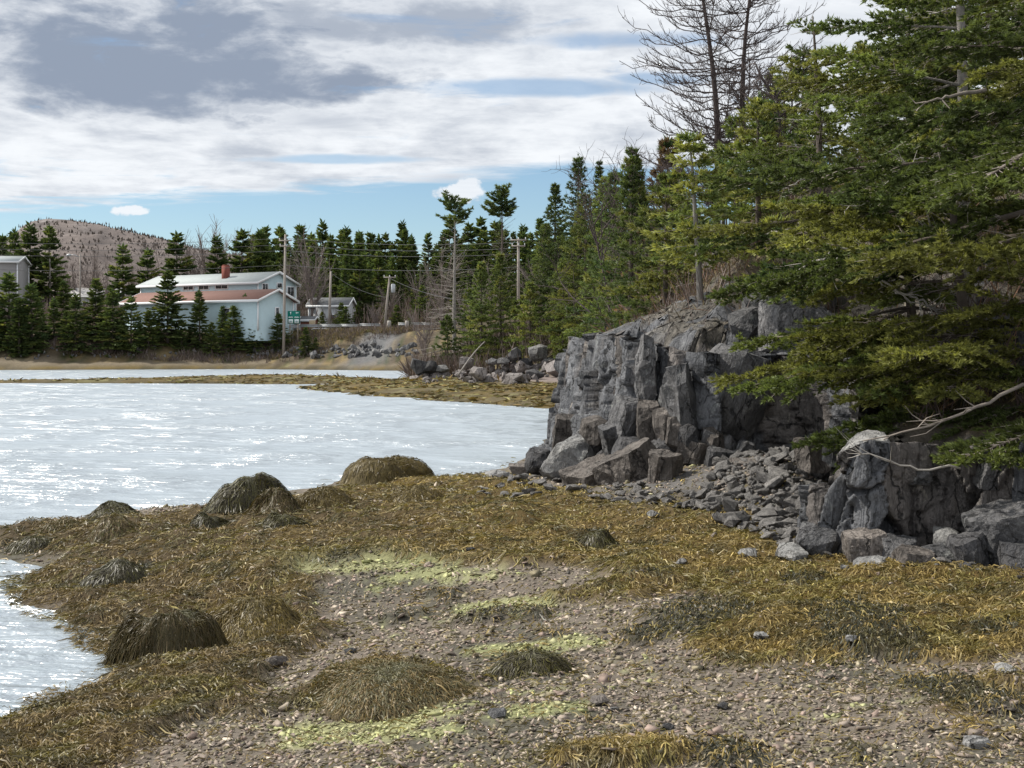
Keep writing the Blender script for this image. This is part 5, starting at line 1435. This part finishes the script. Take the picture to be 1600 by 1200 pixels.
# road along the top of the bank, with its guard rail
RX = np.linspace(-120, 12, 60)
def road_y(x): return 160.5 + 3.0 * np.sin((x + 20) / 40) - 0.00045 * (x + 20) ** 2 * (x < -20)
def build_road():
    V, k = [], len(RX)
    for off in (-3.2, 3.2):
        y = road_y(RX) + off; V.append(np.stack([RX, y, np.maximum(gzv(RX, y), gzv(RX, road_y(RX))) + .12], 1))
    V[0][:, 2] = V[1][:, 2] = (V[0][:, 2] + V[1][:, 2]) / 2
    V = np.concatenate(V); i = np.arange(k - 1)
    Q = np.stack([i, i + 1, i + 1 + k, i + k], 1)
    tag(obj('road', mesh_np('road', V, Q, plain('asphalt', (.075, .075, .08), .9, .2, 2.0))), 'grey road along the top of the far bank', kind='structure')
    M['steel'] = plain('galvanised_steel', (.42, .44, .46), .45, .15, 3.0, .5, 0, .3)
    M['post'] = plain('weathered_post', (.33, .28, .23), .9, .3, 6.0)
    for lab, xa, xb in (('long steel guard rail along the road above the far shore', -33.0, -16.2), ('short steel guard rail right of the gravel ramp between two wooden posts', -13.9, -9.6)):
        xs = np.linspace(xa, xb, max(4, int((xb - xa) / 1.9))); ys = road_y(xs) - 4.0; zz = np.maximum(gzv(xs, ys), gzv(xs, ys + 1)) 
        root = thing('guard_rail', lab, 'guard rail', (xs[0], ys[0], zz[0]), 0, 'guard rails of the shore road')
        b0 = np.array([xs[0], ys[0], zz[0]])
        rail = MB(); P = np.stack([xs, ys, zz + .68], 1) - b0
        for dz, dy in ((-.10, 0), (.06, 0), (.14, -.04)):
            for q in range(len(P) - 1):
                a, b = P[q], P[q + 1]; d = b - a
                rail.box((a + b) / 2 + [0, dy - .04, dz], (np.linalg.norm(d) + .02, .03, .16 if dz < .1 else .04), math.atan2(d[1], d[0]))
        rail.build('rail', M['steel'], root)
        me = None
        for p in P:
            if me is None:
                mb = MB(); mb.box((0, 0, 0), (.16, .16, 1.1)); me = mb.mesh('post', M['post'])
            obj('post', me, root, p + [0, .1, -.35])
    for px, lab in ((608, 'left stout wooden post at the head of the gravel ramp'), (636, 'right stout wooden post at the head of the gravel ramp')):
        Y = 154.0; x = (px - 800) / FPX * Y; z = gz(x, Y)
        mb = MB(); mb.tube([(0, 0, -.4), (0, 0, .9), (0, 0, 1.15)], [.24, .24, .2], 8)
        z = max(z, CAM_H + (HORIZ - 526) / FPX * Y)
        tag(mb.build('bollard_post', M['dead'], None, False, (x, Y, z)), lab, 'post', 'posts of the gravel ramp')
build_road()

# ---- houses
def siding(name, col):
    m, w = new_mat(name)
    tc = w.n('ShaderNodeTexCoord').outputs['Object']
    z = w.sep(tc)[2]
    sw = w.m('FRACT', w.m('MULTIPLY', z, 7.0))
    n = w.noise(tc, 1.2, 4, .6)
    c = w.mix(n, tuple(v * .9 for v in col) + (1,), tuple(min(1, v * 1.08) for v in col) + (1,))
    finish(w, principled(w, c, .6, w.bump(sw, .6, .02), .3).outputs[0])
    return m
M['blue_siding'] = siding('pale_blue_siding', (.56, .71, .76))
M['grey_siding'] = siding('grey_siding', (.36, .35, .35))
M['white_siding'] = siding('white_siding', (.62, .64, .66))
M['white'] = plain('white_trim', (.78, .79, .8), .5, .05, 3.0)
M['roof_red'] = plain('red_brown_shingles', (.205, .12, .10), .9, .2, 3.0, .2, .01)
M['roof_grey'] = plain('grey_shingles', (.36, .39, .39), .85, .15, 2.0, .2, .01)
M['roof_dark'] = plain('dark_shingles', (.13, .135, .14), .9, .2, 2.0)
M['chimney'] = plain('chimney_brick', (.19, .06, .045), .9, .3, 8.0)
M['glass'] = plain('dark_window_glass', (.03, .035, .04), .12, .2, 1.0, .6)
M['shed_red'] = plain('rust_red_boards', (.20, .085, .06), .85, .25, 4.0)
M['tan'] = plain('tan_boards', (.50, .40, .26), .8, .2, 4.0)

def house(name, label, loc, rz, L, Wd, Hw, rise, wall, roof, over=.45, windows=(), chimney=None, doors=()):
    """gabled house; local x runs along the ridge, right gable at x=+L/2, front at y=-Wd/2"""
    root = thing(name, label, 'house', loc, rz)
    a, b = L / 2, Wd / 2
    V = [(-a, -b, -1.5), (a, -b, -1.5), (a, b, -1.5), (-a, b, -1.5), (-a, -b, Hw), (a, -b, Hw), (a, b, Hw), (-a, b, Hw), (-a, 0, Hw + rise), (a, 0, Hw + rise)]
    obj('wall', mesh_np('wall', np.array(V, float), [np.array([(0, 1, 5, 4), (2, 3, 7, 6)]), np.array([(1, 2, 6), (1, 6, 5), (5, 6, 9), (3, 0, 4), (3, 4, 7), (7, 4, 8)])], M[wall]), root)
    k = rise / b; mb = MB(); th = .16
    e = over
    for sgn in (-1, 1):
        y1, z1 = sgn * (b + e), Hw - e * k + .03; z0 = Hw + rise + .03
        v = [(-a - e, 0, z0), (a + e, 0, z0), (a + e, y1, z1), (-a - e, y1, z1)]
        v = v + [(x, y, z + th) for x, y, z in v]
        mb.add(v, Q=[(0, 1, 2, 3), (4, 7, 6, 5), (0, 4, 5, 1), (1, 5, 6, 2), (2, 6, 7, 3), (3, 7, 4, 0)])
    rf = mb.build('roof', M[roof], root)
    tr = MB()
    for sgn in (-1, 1):
        tr.box((0, sgn * (b + e + .03), Hw - e * k + .06), (L + 2 * e + .06, .05, .30))
        for s2 in (-1, 1):
            x = s2 * (a + e + .03); n = 2
            p0, p1 = np.array((x, 0, Hw + rise + .08)), np.array((x, sgn * (b + e), Hw - e * k + .08))
            d = p1 - p0; ln = np.linalg.norm(d); M_ = Matrix.Rotation(math.atan2(d[2], d[1]), 4, 'X')
            tr.box((p0 + p1) / 2, (.05, ln, .26), 0, M_)
        for s2 in (-1, 1): tr.box((s2 * (a + .012), sgn * (b + .012), Hw / 2 - .2), (.14, .14, Hw + .2))
    tr.build('trim', M['white'], root)
    for (side, u, z, w, h, split) in windows:
        f = MB(); p = MB()
        if side == 'front': c, df, nrm = np.array((u, -b - .04, z)), (w + .24, .08, h + .24), np.array((0, -.045, 0))
        else: c, df, nrm = np.array((a + .04, u, z)), (.08, w + .24, h + .24), np.array((.045, 0, 0))
        f.box((0, 0, 0), df); fo = f.build('window', M['white'], root, False, c)
        for q in range(split):
            o_ = (q - (split - 1) / 2) * (w / split)
            pw = w / split - .08
            if side == 'front': p.box(nrm + [o_, 0, 0], (pw, .02, h))
            else: p.box(nrm + [0, o_, 0], (.02, pw, h))
        p.build('pane', M['glass'], fo)
    for (u, w, h) in doors:
        d = MB(); d.box((0, 0, h / 2), (.08, w, h)); d.build('door', M['white'], root, False, (a + .03, u, 0))
    if chimney:
        x, y, h, w = chimney; c = MB(); z0 = Hw + rise - abs(y) * k
        c.box((x, y, z0 + h / 2 - .3), (w, w, h + .6)); c.box((x, y, z0 + h + .06), (w * .8, w * .8, .12))
        c.build('chimney', M['chimney'], rf)
    return root

AH = math.radians(-30)
ca, sa = math.cos(AH), math.sin(AH)
def house_at(px, D, zg, L, Wd):
    """centre of a house whose right front corner stands at photo column px and depth D"""
    c = np.array(((px - 800) / FPX * D, D))
    return (c[0] - ca * L / 2 - sa * Wd / 2, c[1] - sa * L / 2 + ca * Wd / 2, zg)
z1 = 4.9
house('long_house', 'long two storey pale blue house with a grey roof and brick red chimney', house_at(403, 162, z1, 20.5, 7.4), AH, 20.5, 7.4, CAM_H + (HORIZ - 441) / FPX * 162 - z1, 1.35, 'blue_siding', 'roof_grey',
      windows=[('front', -1.6, 5.5, 1.7, .65, 2), ('front', 1.1, 5.5, 1.7, .65, 2), ('front', 4.2, 5.5, 2.0, .65, 2), ('gable', -2.4, 5.2, 1.0, .9, 2), ('gable', 2.6, 4.9, 1.3, 1.1, 2), ('gable', .4, 5.6, .9, .5, 1)], chimney=(3.2, -1.9, 1.75, .75))
house('red_roof_building', 'low pale blue building with a red brown roof in front of the long house', house_at(403, 151, 4.75, 22.0, 6.4), AH, 22.0, 6.4, CAM_H + (HORIZ - 468) / FPX * 151 - 4.75, 1.2, 'blue_siding', 'roof_red', over=.55,
      windows=[('gable', .2, 1.9, .55, 1.1, 1), ('front', 6.2, 1.9, .9, .9, 1), ('front', 1.5, 1.9, .9, .9, 1)])
house('grey_house', 'grey flat fronted house cut by the left edge of the picture', at(-14, 440, 188) * [1, 1, 0] + [0, 0, 7.5], math.radians(8), 9.0, 7.0, CAM_H + (HORIZ - 410) / FPX * 186 - 7.5, .9, 'grey_siding', 'roof_grey', over=.3,
      windows=[('front', 1.0, 3.6, 1.1, 1.1, 1), ('front', -2.4, 3.6, 1.1, 1.1, 1), ('front', 1.0, 1.2, 1.1, 1.2, 2)])
house('small_garage', 'small whitish garage with a dark roof half hidden by a spruce', at(519, 500, 172) * [1, 1, 0] + [0, 0, 5.0], math.radians(-6), 5.2, 4.5, CAM_H + (HORIZ - 478) / FPX * 170 - 5.0, 1.0, 'white_siding', 'roof_dark', over=.3, windows=[('front', .6, 1.4, .8, .8, 1)])
house('rust_shed', 'little rust red shed right of the green road sign', at(483, 500, 166) * [1, 1, 0] + [0, 0, 4.6], math.radians(-10), 1.9, 1.6, 1.35, .4, 'shed_red', 'roof_dark', over=.12)
house('far_bungalow', 'low grey roofed bungalow among the bare trees at left', at(152, 440, 210) * [1, 1, 0] + [0, 0, 8.2], math.radians(4), 7.5, 5.0, 2.6, 1.3, 'white_siding', 'grey_siding', over=.3, windows=[('front', -1.2, 1.3, .9, .8, 1), ('front', 1.4, 1.3, .9, .8, 1)])
c_ = at(488, 503, 163); mb = MB(); [mb.box((q * .16, 0, .55), (.14, .05, 1.3)) for q in range(-2, 3)]; mb.box((0, .05, .9), (.8, .05, .1))
tag(mb.build('board_fence', M['tan'], None, False, (c_[0], c_[1], 4.75)), 'short tan board fence beside the rust red shed', 'fence')

# ---- green road sign
def build_sign():
    Y = 153.0; c = at(459, 506, Y); g = gz(c[0], Y) 
    root = thing('road_sign', 'green road sign with two columns of white tabs beside the blue building', 'sign', (c[0], Y, c[2]), 0)
    M['sign_green'] = plain('sign_green', (.0, .165, .125), .5, .08, 1.0); M['sign_white'] = plain('sign_white', (.74, .82, .82), .5, .05, 1.0); M['sign_grey'] = plain('sign_print', (.30, .42, .42), .6, .05, 1.0)
    s = Y / FPX
    def bx_(x0, y0, x1, y1, yy, mat, nm, par=root):
        mb = MB(); mb.box(((x0 + x1) / 2 * s, yy, (y0 + y1) / 2 * s), ((x1 - x0) * s, .03, (y1 - y0) * s)); return mb.build(nm, M[mat], par)
    pl = bx_(-9.6, 0, 9.6, 20, 0, 'sign_green', 'panel')
    for x in (-4.6, 4.6):
        bx_(x - 3.6, .9, x + 3.6, 7.2, -.03, 'sign_white', 'tab', pl)
        bx_(x - 1.7, 2.6, x + 1.7, 5.0, -.05, 'sign_grey', 'number', pl)
        for k in range(5): bx_(x - 3.5 + k * 1.45, 9.2, x - 2.4 + k * 1.45, 10.9 + .5 * (k % 2), -.03, 'sign_white', 'letter', pl)
    bx_(-5.2, 14.4, -4.2, 18.6, -.03, 'sign_white', 'arrow', pl)
    mb = MB(); mb.add(np.array([(-6.0, 0, 17.2), (-3.4, 0, 17.2), (-4.7, 0, 19.2)]) * s + [0, -.05, 0], T=[(0, 1, 2)]); mb.build('arrow_head', M['sign_white'], pl)
    bx_(4.2, 16.6, 7.6, 17.8, -.03, 'sign_white', 'arrow', pl)
    mb = MB(); mb.add(np.array([(4.4, 0, 18.6), (4.4, 0, 15.8), (2.8, 0, 17.2)]) * s + [0, -.05, 0], T=[(0, 2, 1)]); mb.build('arrow_head', M['sign_white'], pl)
    for x in (-6, 6):
        mb = MB(); z0 = g - c[2] - .3; mb.box((x * s, .08, (z0 + 20 * s) / 2), (.12, .1, 20 * s - z0)); mb.build('post', M['post'], root)
build_sign()

# ---- utility poles and wires
M['pole_wood'] = plain('utility_pole_wood', (.30, .265, .235), .9, .25, 5.0)
M['wire'] = plain('wire', (.09, .09, .095), .6, .1, 1.0)
POLES = {}
def pole(key, label, px, ytop, ybot, Y, r=.16, top_px=None, arm=None, can=False, bracket=False):
    b = at(px, ybot, Y); t = at(top_px if top_px is not None else px, ytop, Y)
    g = gz(b[0], Y)
    root = thing('utility_pole', label, 'pole', (b[0], Y, min(b[2], g)), 0, 'wooden utility poles of the shore road')
    b0 = np.array([b[0], Y, min(b[2], g)]); h = t - b0
    mb = MB(); mb.tube([(0, 0, -.5), h * .5, h], [r, r * .9, r * .72], 8); mb.build('pole', M['pole_wood'], root)
    if arm:
        for k, (dz, w) in enumerate(arm):
            m_ = MB(); m_.box(h + [0, -.15, -dz], (w, .12, .14)); m_.build('crossarm', M['pole_wood'], root)
            for q in (-.45, 0.0, .45):
                m2 = MB(); m2.tube([h + [q * w, -.15, -dz + .05], h + [q * w, -.15, -dz + .28]], [.05, .035], 6); m2.build('insulator', M['white'], root)
    if can:
        m_ = MB(); m_.tube([h + [.42, -.1, -2.0], h + [.42, -.1, -1.9], h + [.42, -.1, -1.0], h + [.42, -.1, -.92]], [.2, .27, .27, .16], 10); m_.build('transformer', M['steel'], root)
    if bracket:
        m_ = MB(); m_.tube([h + [0, 0, -.6], h + [-.8, 0, -.2], h + [-1.4, 0, -.2]], [.05] * 3, 5); m_.build('lamp_arm', M['steel'], root)
        m2 = MB(); m2.tube([h + [-1.3, 0, -.25], h + [-1.6, 0, -.22], h + [-2.0, 0, -.28]], [.12, .2, .08], 8); m2.build('lamp_head', M['steel'], root)
    POLES[key] = t
    return root
pole('a', 'tall utility pole in front of the red roofed building', 443, 366, 506, 149.5, .17, top_px=446, arm=[(.75, 1.5), (1.4, 1.3)])
pole('b', 'utility pole before the bare tree beside the small garage', 514, 424, 508, 163, .17, top_px=517)
pole('c', 'leaning utility pole with crossarm and transformer above the gravel ramp', 600, 432, 508, 157, .16, top_px=609, arm=[(.12, 1.5)], can=True)
pole('d', 'utility pole with a crossarm among the headland trees', 810, 373, 470, 130, .17, arm=[(.15, 1.6), (.75, 1.4)])
pole('e', 'street lamp pole among the bare trees at left', 125, 396, 470, 185, .14, bracket=True)
pole('f', 'short utility pole left of the street lamp', 78, 404, 470, 195, .12)
def wire(label, A, B, sag, rad=.022):
    t = np.linspace(0, 1, 24)[:, None]; P = A + (B - A) * t; P[:, 2] -= sag * 4 * (t * (1 - t))[:, 0]
    mb = MB(); mb.tube(P, rad, 4, False); tag(mb.build('overhead_wire', M['wire']), label, 'wire', 'overhead wires along the shore road')
off_l = at(-260, 360, 150)
for k, (dz, nm) in enumerate(((.45, 'topmost'), (1.2, 'second highest'), (1.9, 'third highest'), (3.6, 'lowest'))):
    d_ = np.array([0, -.1, -dz])
    wire(nm + ' overhead wire right of the tall utility pole', POLES['a'] + d_, POLES['d'] + np.array([0, -.1, -dz * .8]), .5)
    wire(nm + ' overhead wire left of the tall utility pole', off_l + d_, POLES['a'] + d_, .9)
wire('service wire from the bare tree pole down to the leaning pole', POLES['b'] + [0, 0, -.2], POLES['c'] + [0, 0, -2.6], .6)
wire('low wire running right from the leaning pole into the trees', POLES['c'] + [0, 0, -.2], at(735, 470, 120), .5)

# ---- white car just showing over the guard rail
def build_car():
    Y = 158.5; x = (499 - 800) / FPX * Y; z = CAM_H + (HORIZ - 512) / FPX * Y - 1.45
    root = thing('parked_car', 'white car passing behind the long guard rail', 'car', (x, Y, z), 0)
    P = [(-2.1, .35), (-2.15, .7), (-1.3, .88), (-.7, 1.38), (.75, 1.42), (1.45, .95), (2.1, .85), (2.15, .4)]
    V = [(a, s * (.82 if b < 1 else .66), b) for s in (-1, 1) for a, b in P]; n = len(P)
    Q = [(i, i + 1, n + i + 1, n + i) for i in range(n - 1)] + [(n - 1, 0, n, 2 * n - 1)]
    bm = bmesh.new(); vs = [bm.verts.new(v) for v in V]
    for q in Q: bm.faces.new([vs[i] for i in q])
    bm.faces.new(vs[:n][::-1]); bm.faces.new(vs[n:]); bmesh.ops.triangulate(bm, faces=bm.faces)
    me = bpy.data.meshes.new('body'); bm.to_mesh(me); bm.free(); me.materials.append(plain('car_paint', (.72, .73, .74), .3, .03, 1.0, .5)); obj('body', me, root)
    for a0, a1 in ((-.62, .02), (.08, .85)):
        mb = MB(); mb.box(((a0 + a1) / 2, -.78, 1.12), (a1 - a0, .04, .36)); mb.build('side_window', M['glass'], root)
    for a in (-1.35, 1.35):
        for s in (-1, 1):
            mb = MB(); mb.tube([(a, s * .72, .32), (a, s * .9, .32)], .33, 14); w = mb.build('wheel', M['glass'], root)
            m2 = MB(); m2.tube([(a, s * .9, .32), (a, s * .92, .32)], .18, 10); m2.build('rim', M['steel'], w)
build_car()

# ---- conifers of the far bank, the yards and the wooded ridge
def far_variant(seed, wide, **kw):
    H = 10.0
    return Conifer(seed, H, .14, lambda f, a: H * wide * (1.04 - f) ** .8 * (.65 + .4 * min(1, f / .15)), lod=0, whorl=.55, nper=8, elev=(-14, 40), droop=.2, start=.02, bare=.08, shoot=.55, dens=1.5, wood_sides=3, **kw)
VAR = [far_variant(400, .20, green=.18, yellow=.0), far_variant(401, .25, green=.28, yellow=.05), far_variant(402, .17, green=.10, yellow=0), far_variant(403, .30, green=.40, yellow=.12), far_variant(404, .13, green=.12, yellow=0)]
PROTO = {}
def far_tree(v, px, ytop, Y, label, group, wscale=1.0, zoff=0.0):
    x = (px - 800) / FPX * Y; g = gz(x, Y) - .2 + zoff
    H = CAM_H + (HORIZ - ytop) / FPX * Y - g
    if H < 1.0: return
    sc = H / 10.0
    rz = random.uniform(0, 6.28)
    if v not in PROTO:
        o = VAR[v].build('spruce_tree', label, 'tree', (x, Y, g), rz, group); PROTO[v] = o
        o.scale = (sc * wscale, sc * wscale, sc)
        return o
    o = copy_tree(PROTO[v], (x, Y, g), rz, (sc * wscale, sc * wscale, sc), label); o['group'] = group
    return o
G3 = 'spruces on the far bank'
for (v, px, yt, Y, ws, lab) in [
    (1, 14, 430, 147, 1.2, 'leftmost dark spruce on the far bank'), (0, 50, 446, 146, 1.2, 'second dark spruce from the left on the far bank'), (0, 84, 468, 149, 1.1, 'slim spruce behind the gap on the far bank at left'),
    (1, 118, 462, 145, 1.0, 'dark spruce just right of the gap in the far bank trees'), (3, 150, 438, 149, .95, 'olive spruce in the middle of the left clump on the far bank'), (1, 176, 456, 145, 1.1, 'dark spruce before the olive one in the left clump'),
    (1, 205, 466, 145, 1.1, 'broad dark spruce below the red roof at left'), (3, 232, 486, 145, 1.0, 'yellowish spruce at the right end of the left clump'), (1, 262, 428, 148, 1.15, 'tallest broad spruce in front of the blue house'),
    (0, 284, 500, 145, 1.0, 'small spruce under the tallest broad spruce'), (0, 312, 456, 147, 1.0, 'ragged spruce in front of the blue side wall'), (3, 331, 505, 144, 1.0, 'low bushy spruce at the foot of the ragged spruce'),
    (1, 364, 480, 145, 1.1, 'dark spruce left of the blue gable'), (0, 384, 462, 147, .9, 'pointed spruce at the corner of the blue building'), (1, 398, 500, 145, 1.0, 'low dark spruce below the pointed one'),
    (1, 436, 492, 146, 1.15, 'spruce before the foot of the tall utility pole'), (0, 100, 440, 158, 1.0, 'spruce further back behind the far bank gap'), (2, 30, 470, 144, 1.2, 'short spruce at the waterline at far left'),
    (1, 478, 512, 148, 1.0, 'tiny spruce below the green road sign'), (1, 575, 512, 149, 1.3, 'dark shrubby spruce beside the gravel ramp'), (1, 540, 480, 163, 1.2, 'round dark spruce hiding the small garage'),
    (0, 560, 476, 168, 1.2, 'spruce right behind the round dark one by the garage'), (3, 640, 498, 156, 1.3, 'bushy spruce right of the leaning utility pole'), (1, 620, 478, 166, 1.2, 'dark spruce behind the leaning utility pole'),
    (1, 493, 528, 148, 1.0, 'tiny dark spruce on the grassy bank'), (1, 533, 474, 166, 1.0, 'slim spruce pressed against the right wall of the small garage'), (3, 503, 488, 160, .9, 'light green bush before the left wall of the small garage')]:
    if px < 450: Y = ground_px(px, 553)[1] + (Y - 145) * .6
    far_tree(v, px, yt, Y, lab, G3, ws * 1.3)
for k in range(15):
    px = (-4, 32, 66, 104, 134, 162, 190, 218, 246, 275, 296, 322, 348, 372, 412)[k]
    far_tree((1, 0, 2, 1, 0)[k % 5], px, 478 + (k * 37) % 34, ground_px(px, 552)[1] + 1 + k % 3, 'short dark spruce filling the gaps of the far bank clump', 'filler spruces of the far bank', 1.3)
G4 = 'spruces behind the houses'
for (v, px, yt, Y, ws, lab) in [(2, 3, 372, 205, 1.1, 'spruce behind the grey house at the left edge'), (0, 24, 362, 200, 1.0, 'pointed spruce above the grey house'), (0, 47, 354, 196, 1.25, 'tallest spruce right of the grey house'), (1, 77, 358, 196, 1.1, 'broad spruce by the short utility pole'),
    (1, 192, 386, 188, 1.25, 'spruce left of the long house roof'), (1, 231, 393, 190, 1.3, 'double topped spruce over the left end of the long house roof'), (1, 276, 368, 190, 1.3, 'tall broad spruce behind the grey roof'), (0, 340, 372, 190, 1.2, 'spruce right behind the chimney'),
    (1, 378, 364, 194, 1.3, 'dense spruce behind the right part of the grey roof'), (0, 408, 362, 198, 1.2, 'spruce behind the blue gable'), (1, 562, 402, 176, 1.15, 'tall light spruce in the middle of the far wood edge')]:
    far_tree(v, px, yt, Y, lab, G4, ws)
r_ = np.random.default_rng(99)
sky_x = np.array([380, 420, 470, 520, 560, 600, 650, 690, 730, 780, 850, 960, 1060]); sky_y = np.array([368, 360, 366, 356, 352, 357, 362, 366, 352, 352, 346, 330, 330])
for row, (Y, n, dy) in enumerate([(262, 26, 0), (240, 26, 6), (222, 24, 22), (205, 24, 42), (190, 20, 66), (178, 15, 92)]):
    for i in range(n):
        px = 395 + (i + r_.uniform(-.45, .45)) * (600 if row < 4 else 480) / n + (0 if row < 4 else 90)
        yt = np.interp(px, sky_x, sky_y) + dy + r_.uniform(-8, 14) + (0 if row else r_.uniform(-10, 14))
        far_tree(int(r_.choice([0, 1, 2, 4, 3], p=[.3, .3, .2, .12, .08])), px, yt, Y + r_.uniform(-8, 8), ('ragged conifer on the skyline of the far wooded ridge', 'dark conifer halfway down the far wooded ridge', 'conifer in the front row of the far wood behind the wires')[row // 2], 'conifers of the far wooded ridge', r_.uniform(.9, 1.25))

# leafless trees near the houses
def far_bare(seed, H, n_twig, spread):
    """rounded bare crown of rising limbs and many fine twigs"""
    r = np.random.default_rng(seed); mb = MB()
    mb.tube([(0, 0, -.3), (.05, 0, H * .3), (.1, 0, H * .55)], [.17, .13, .08], 6)
    for k in range(16):
        a = r.uniform(0, 6.28); z0 = H * r.uniform(.12, .5); L = H * r.uniform(.35, .6)
        d = np.array([math.cos(a) * spread, math.sin(a) * spread, 1.0]); d /= np.linalg.norm(d)
        P = [np.array([.03, 0, z0])]
        for q in range(5): d = norm(d + r.normal(0, .12, 3) + [0, 0, .06]); P.append(P[-1] + d * L / 5)
        P = np.array(P); mb.tube(P, np.linspace(.07, .018, 6), 4, False)
        for q in range(n_twig):
            i = r.integers(1, 6); e = norm(d + r.normal(0, .55, 3) + [0, 0, .25]); l = H * r.uniform(.08, .2); p = P[i] * r.uniform(.9, 1) + P[i - 1] * 0
            p = P[i - 1] + (P[i] - P[i - 1]) * r.random()
            mb.tube(np.stack([p, p + e * l * .6, p + e * l + r.normal(0, .05, 3)]), [.022, .016, .01], 3, False)
    return mb
BARE = [far_bare(10, 8, 26, .55).mesh('trunk', M['bark_purple']), far_bare(11, 8, 30, .75).mesh('trunk', M['bark_purple'])]
for i, (px, yt, Y, lab) in enumerate([(487, 374, 170, 'large grey leafless tree right of the blue gable'), (462, 400, 178, 'leafless tree close behind the blue gable'), (325, 358, 215, 'bare tree top above the grey roof left of the chimney spruce'), (358, 352, 220, 'bare tree top above the grey roof right of the chimney'),
        (300, 380, 215, 'brown leafless tree behind the long house'), (120, 400, 210, 'bare tree behind the street lamp pole'), (145, 392, 215, 'bare tree above the far bungalow'), (165, 405, 205, 'small bare tree right of the far bungalow'), (95, 410, 200, 'bare tree left of the street lamp pole'),
        (610, 440, 178, 'purple leafless tree in the wood edge behind the leaning pole'), (655, 420, 185, 'brown leafless tree in the wood edge left of the flat topped snag'), (585, 470, 165, 'low leafless tree behind the guard rail'), (690, 400, 150, 'grey leafless tree behind the flat topped snag'), (730, 440, 130, 'grey bare tree amid the headland snags'),
        (765, 420, 125, 'bare brown tree between the headland snags'), (840, 400, 120, 'bare tree beside the headland utility pole'), (665, 480, 122, 'bare shrubby tree at the left of the headland'), (210, 400, 225, 'bare tree behind the yard spruces at left'), (250, 392, 228, 'bare tree between the yard spruces')]):
    x = (px - 800) / FPX * Y; g = gz(x, Y); H = CAM_H + (HORIZ - yt) / FPX * Y - g
    root = thing('bare_tree', lab, 'tree', (x, Y, g - .1), i * 1.7, 'leafless trees near the houses'); root.scale = (H / 8 * .9, H / 8 * .9, H / 8 / .98)
    obj('trunk', BARE[i % 2], root)

# ------------------------------------------------------------------ undergrowth
def tufts(name, label, n, sampler, cols, Lr, Wr, seed, lean=.25, mat='brush', nb=1, flat=1.0):
    r = np.random.default_rng(seed)
    x, y = sampler(r, n); z = zs(x, y) if y.max() < 34 else gzv(x, y)
    O = np.stack([x, y, z - .01], 1); n = len(x)
    C = np.asarray(cols)[r.integers(0, len(cols), n)] * r.uniform(.6, 1.25, (n, 1))
    D = (np.array([0, 0, 1.0]) + r.normal(0, lean, (n, 3))) * [1, 1, flat]
    V, F, C = kites(O, D, r.uniform(*Lr, n), r.uniform(*Wr, n), C, r, nb)
    return tag(obj(name, mesh_np(name, V, F, M[mat], C)), label, 'undergrowth', kind='stuff')
TW = [(0.17, 0.135, 0.125), (0.13, 0.10, 0.095), (0.20, 0.165, 0.15), (0.15, 0.105, 0.09)]
GR = [(0.34, 0.26, 0.13), (0.27, 0.20, 0.10), (0.20, 0.16, 0.07), (0.12, 0.12, 0.045)]
def bank(px0, px1, y0, y1):
    def f(r, n):
        y = r.uniform(y0, y1, n); x = (r.uniform(px0, px1, n) - 800) / FPX * y
        k = fbm2(x * .35, y * .35, 3, 12) > .44
        return x[k], y[k]
    return f
tufts('alder_thicket', 'leafless purple brown thicket along the far bank below the road', 14000, bank(0, 700, 147, 154.5), TW, (.3, 1.0), (.03, .09), 1, .4)
tufts('dry_grass', 'dry straw coloured grass on the bank below the guard rail', 12000, bank(420, 690, 148, 156), GR, (.2, .55), (.04, .1), 2, .4)
tufts('yard_thicket', 'leafless grey brown thicket between the houses and the hill', 16000, bank(-40, 700, 166, 235), TW, (1.5, 4.2), (.06, .22), 3, .3)
tufts('headland_thicket', 'leafless grey brush under the headland trees', 16000, bank(640, 1010, 80, 120), TW, (.6, 2.2), (.03, .1), 4, .45)
def slope(a, b, y0, y1, thr=.45):
    def f(r, n):
        y = r.uniform(y0, y1, n); x = (r.uniform(a, b, n) - 800) / FPX * y
        z, s, d = base_h(x, y, True); k = (d > .75) & (fbm2(x * 1.6, y * 1.6, 3, 13) > thr)
        return x[k], y[k]
    return f
tufts('slope_grass', 'dry grass and moss on the ledges above the cliff', 26000, slope(880, 1800, 10.5, 26), GR, (.05, .2), (.006, .016), 5, .6)
tufts('slope_brush', 'dead grey brown brush covering the slope among the spruces', 26000, slope(900, 1800, 11.5, 33, .36), TW + [(0.21, 0.12, 0.075)], (.15, .75), (.008, .022), 6, .7)
tufts('dead_thicket', 'purple brown leafless thicket on the slope between cliff and headland', 15000, slope(925, 1140, 28, 58, .30), TW + [(0.22, 0.13, 0.09)], (.7, 2.4), (.02, .06), 7, .45)
WD = [(0.25, 0.18, 0.06), (0.18, 0.125, 0.05), (0.12, 0.095, 0.045), (0.26, 0.24, 0.10), (0.08, 0.07, 0.035)]
def flats(r, n):
    y = r.uniform(50, 104, n); x = (r.uniform(-60, 915, n) - 800) / FPX * y
    z, s, d = base_h(x, y, True); k = (s > -.1) & (d < 0) & (s < 9) & (fbm2(x * .5, y * .5, 3, 19) > .36)
    return x[k], y[k]
tufts('spit_weed', 'ochre and brown rockweed over the spit and the low bar', 36000, flats, WD, (.2, .6), (.05, .14), 8, 2.0, flat=.06)
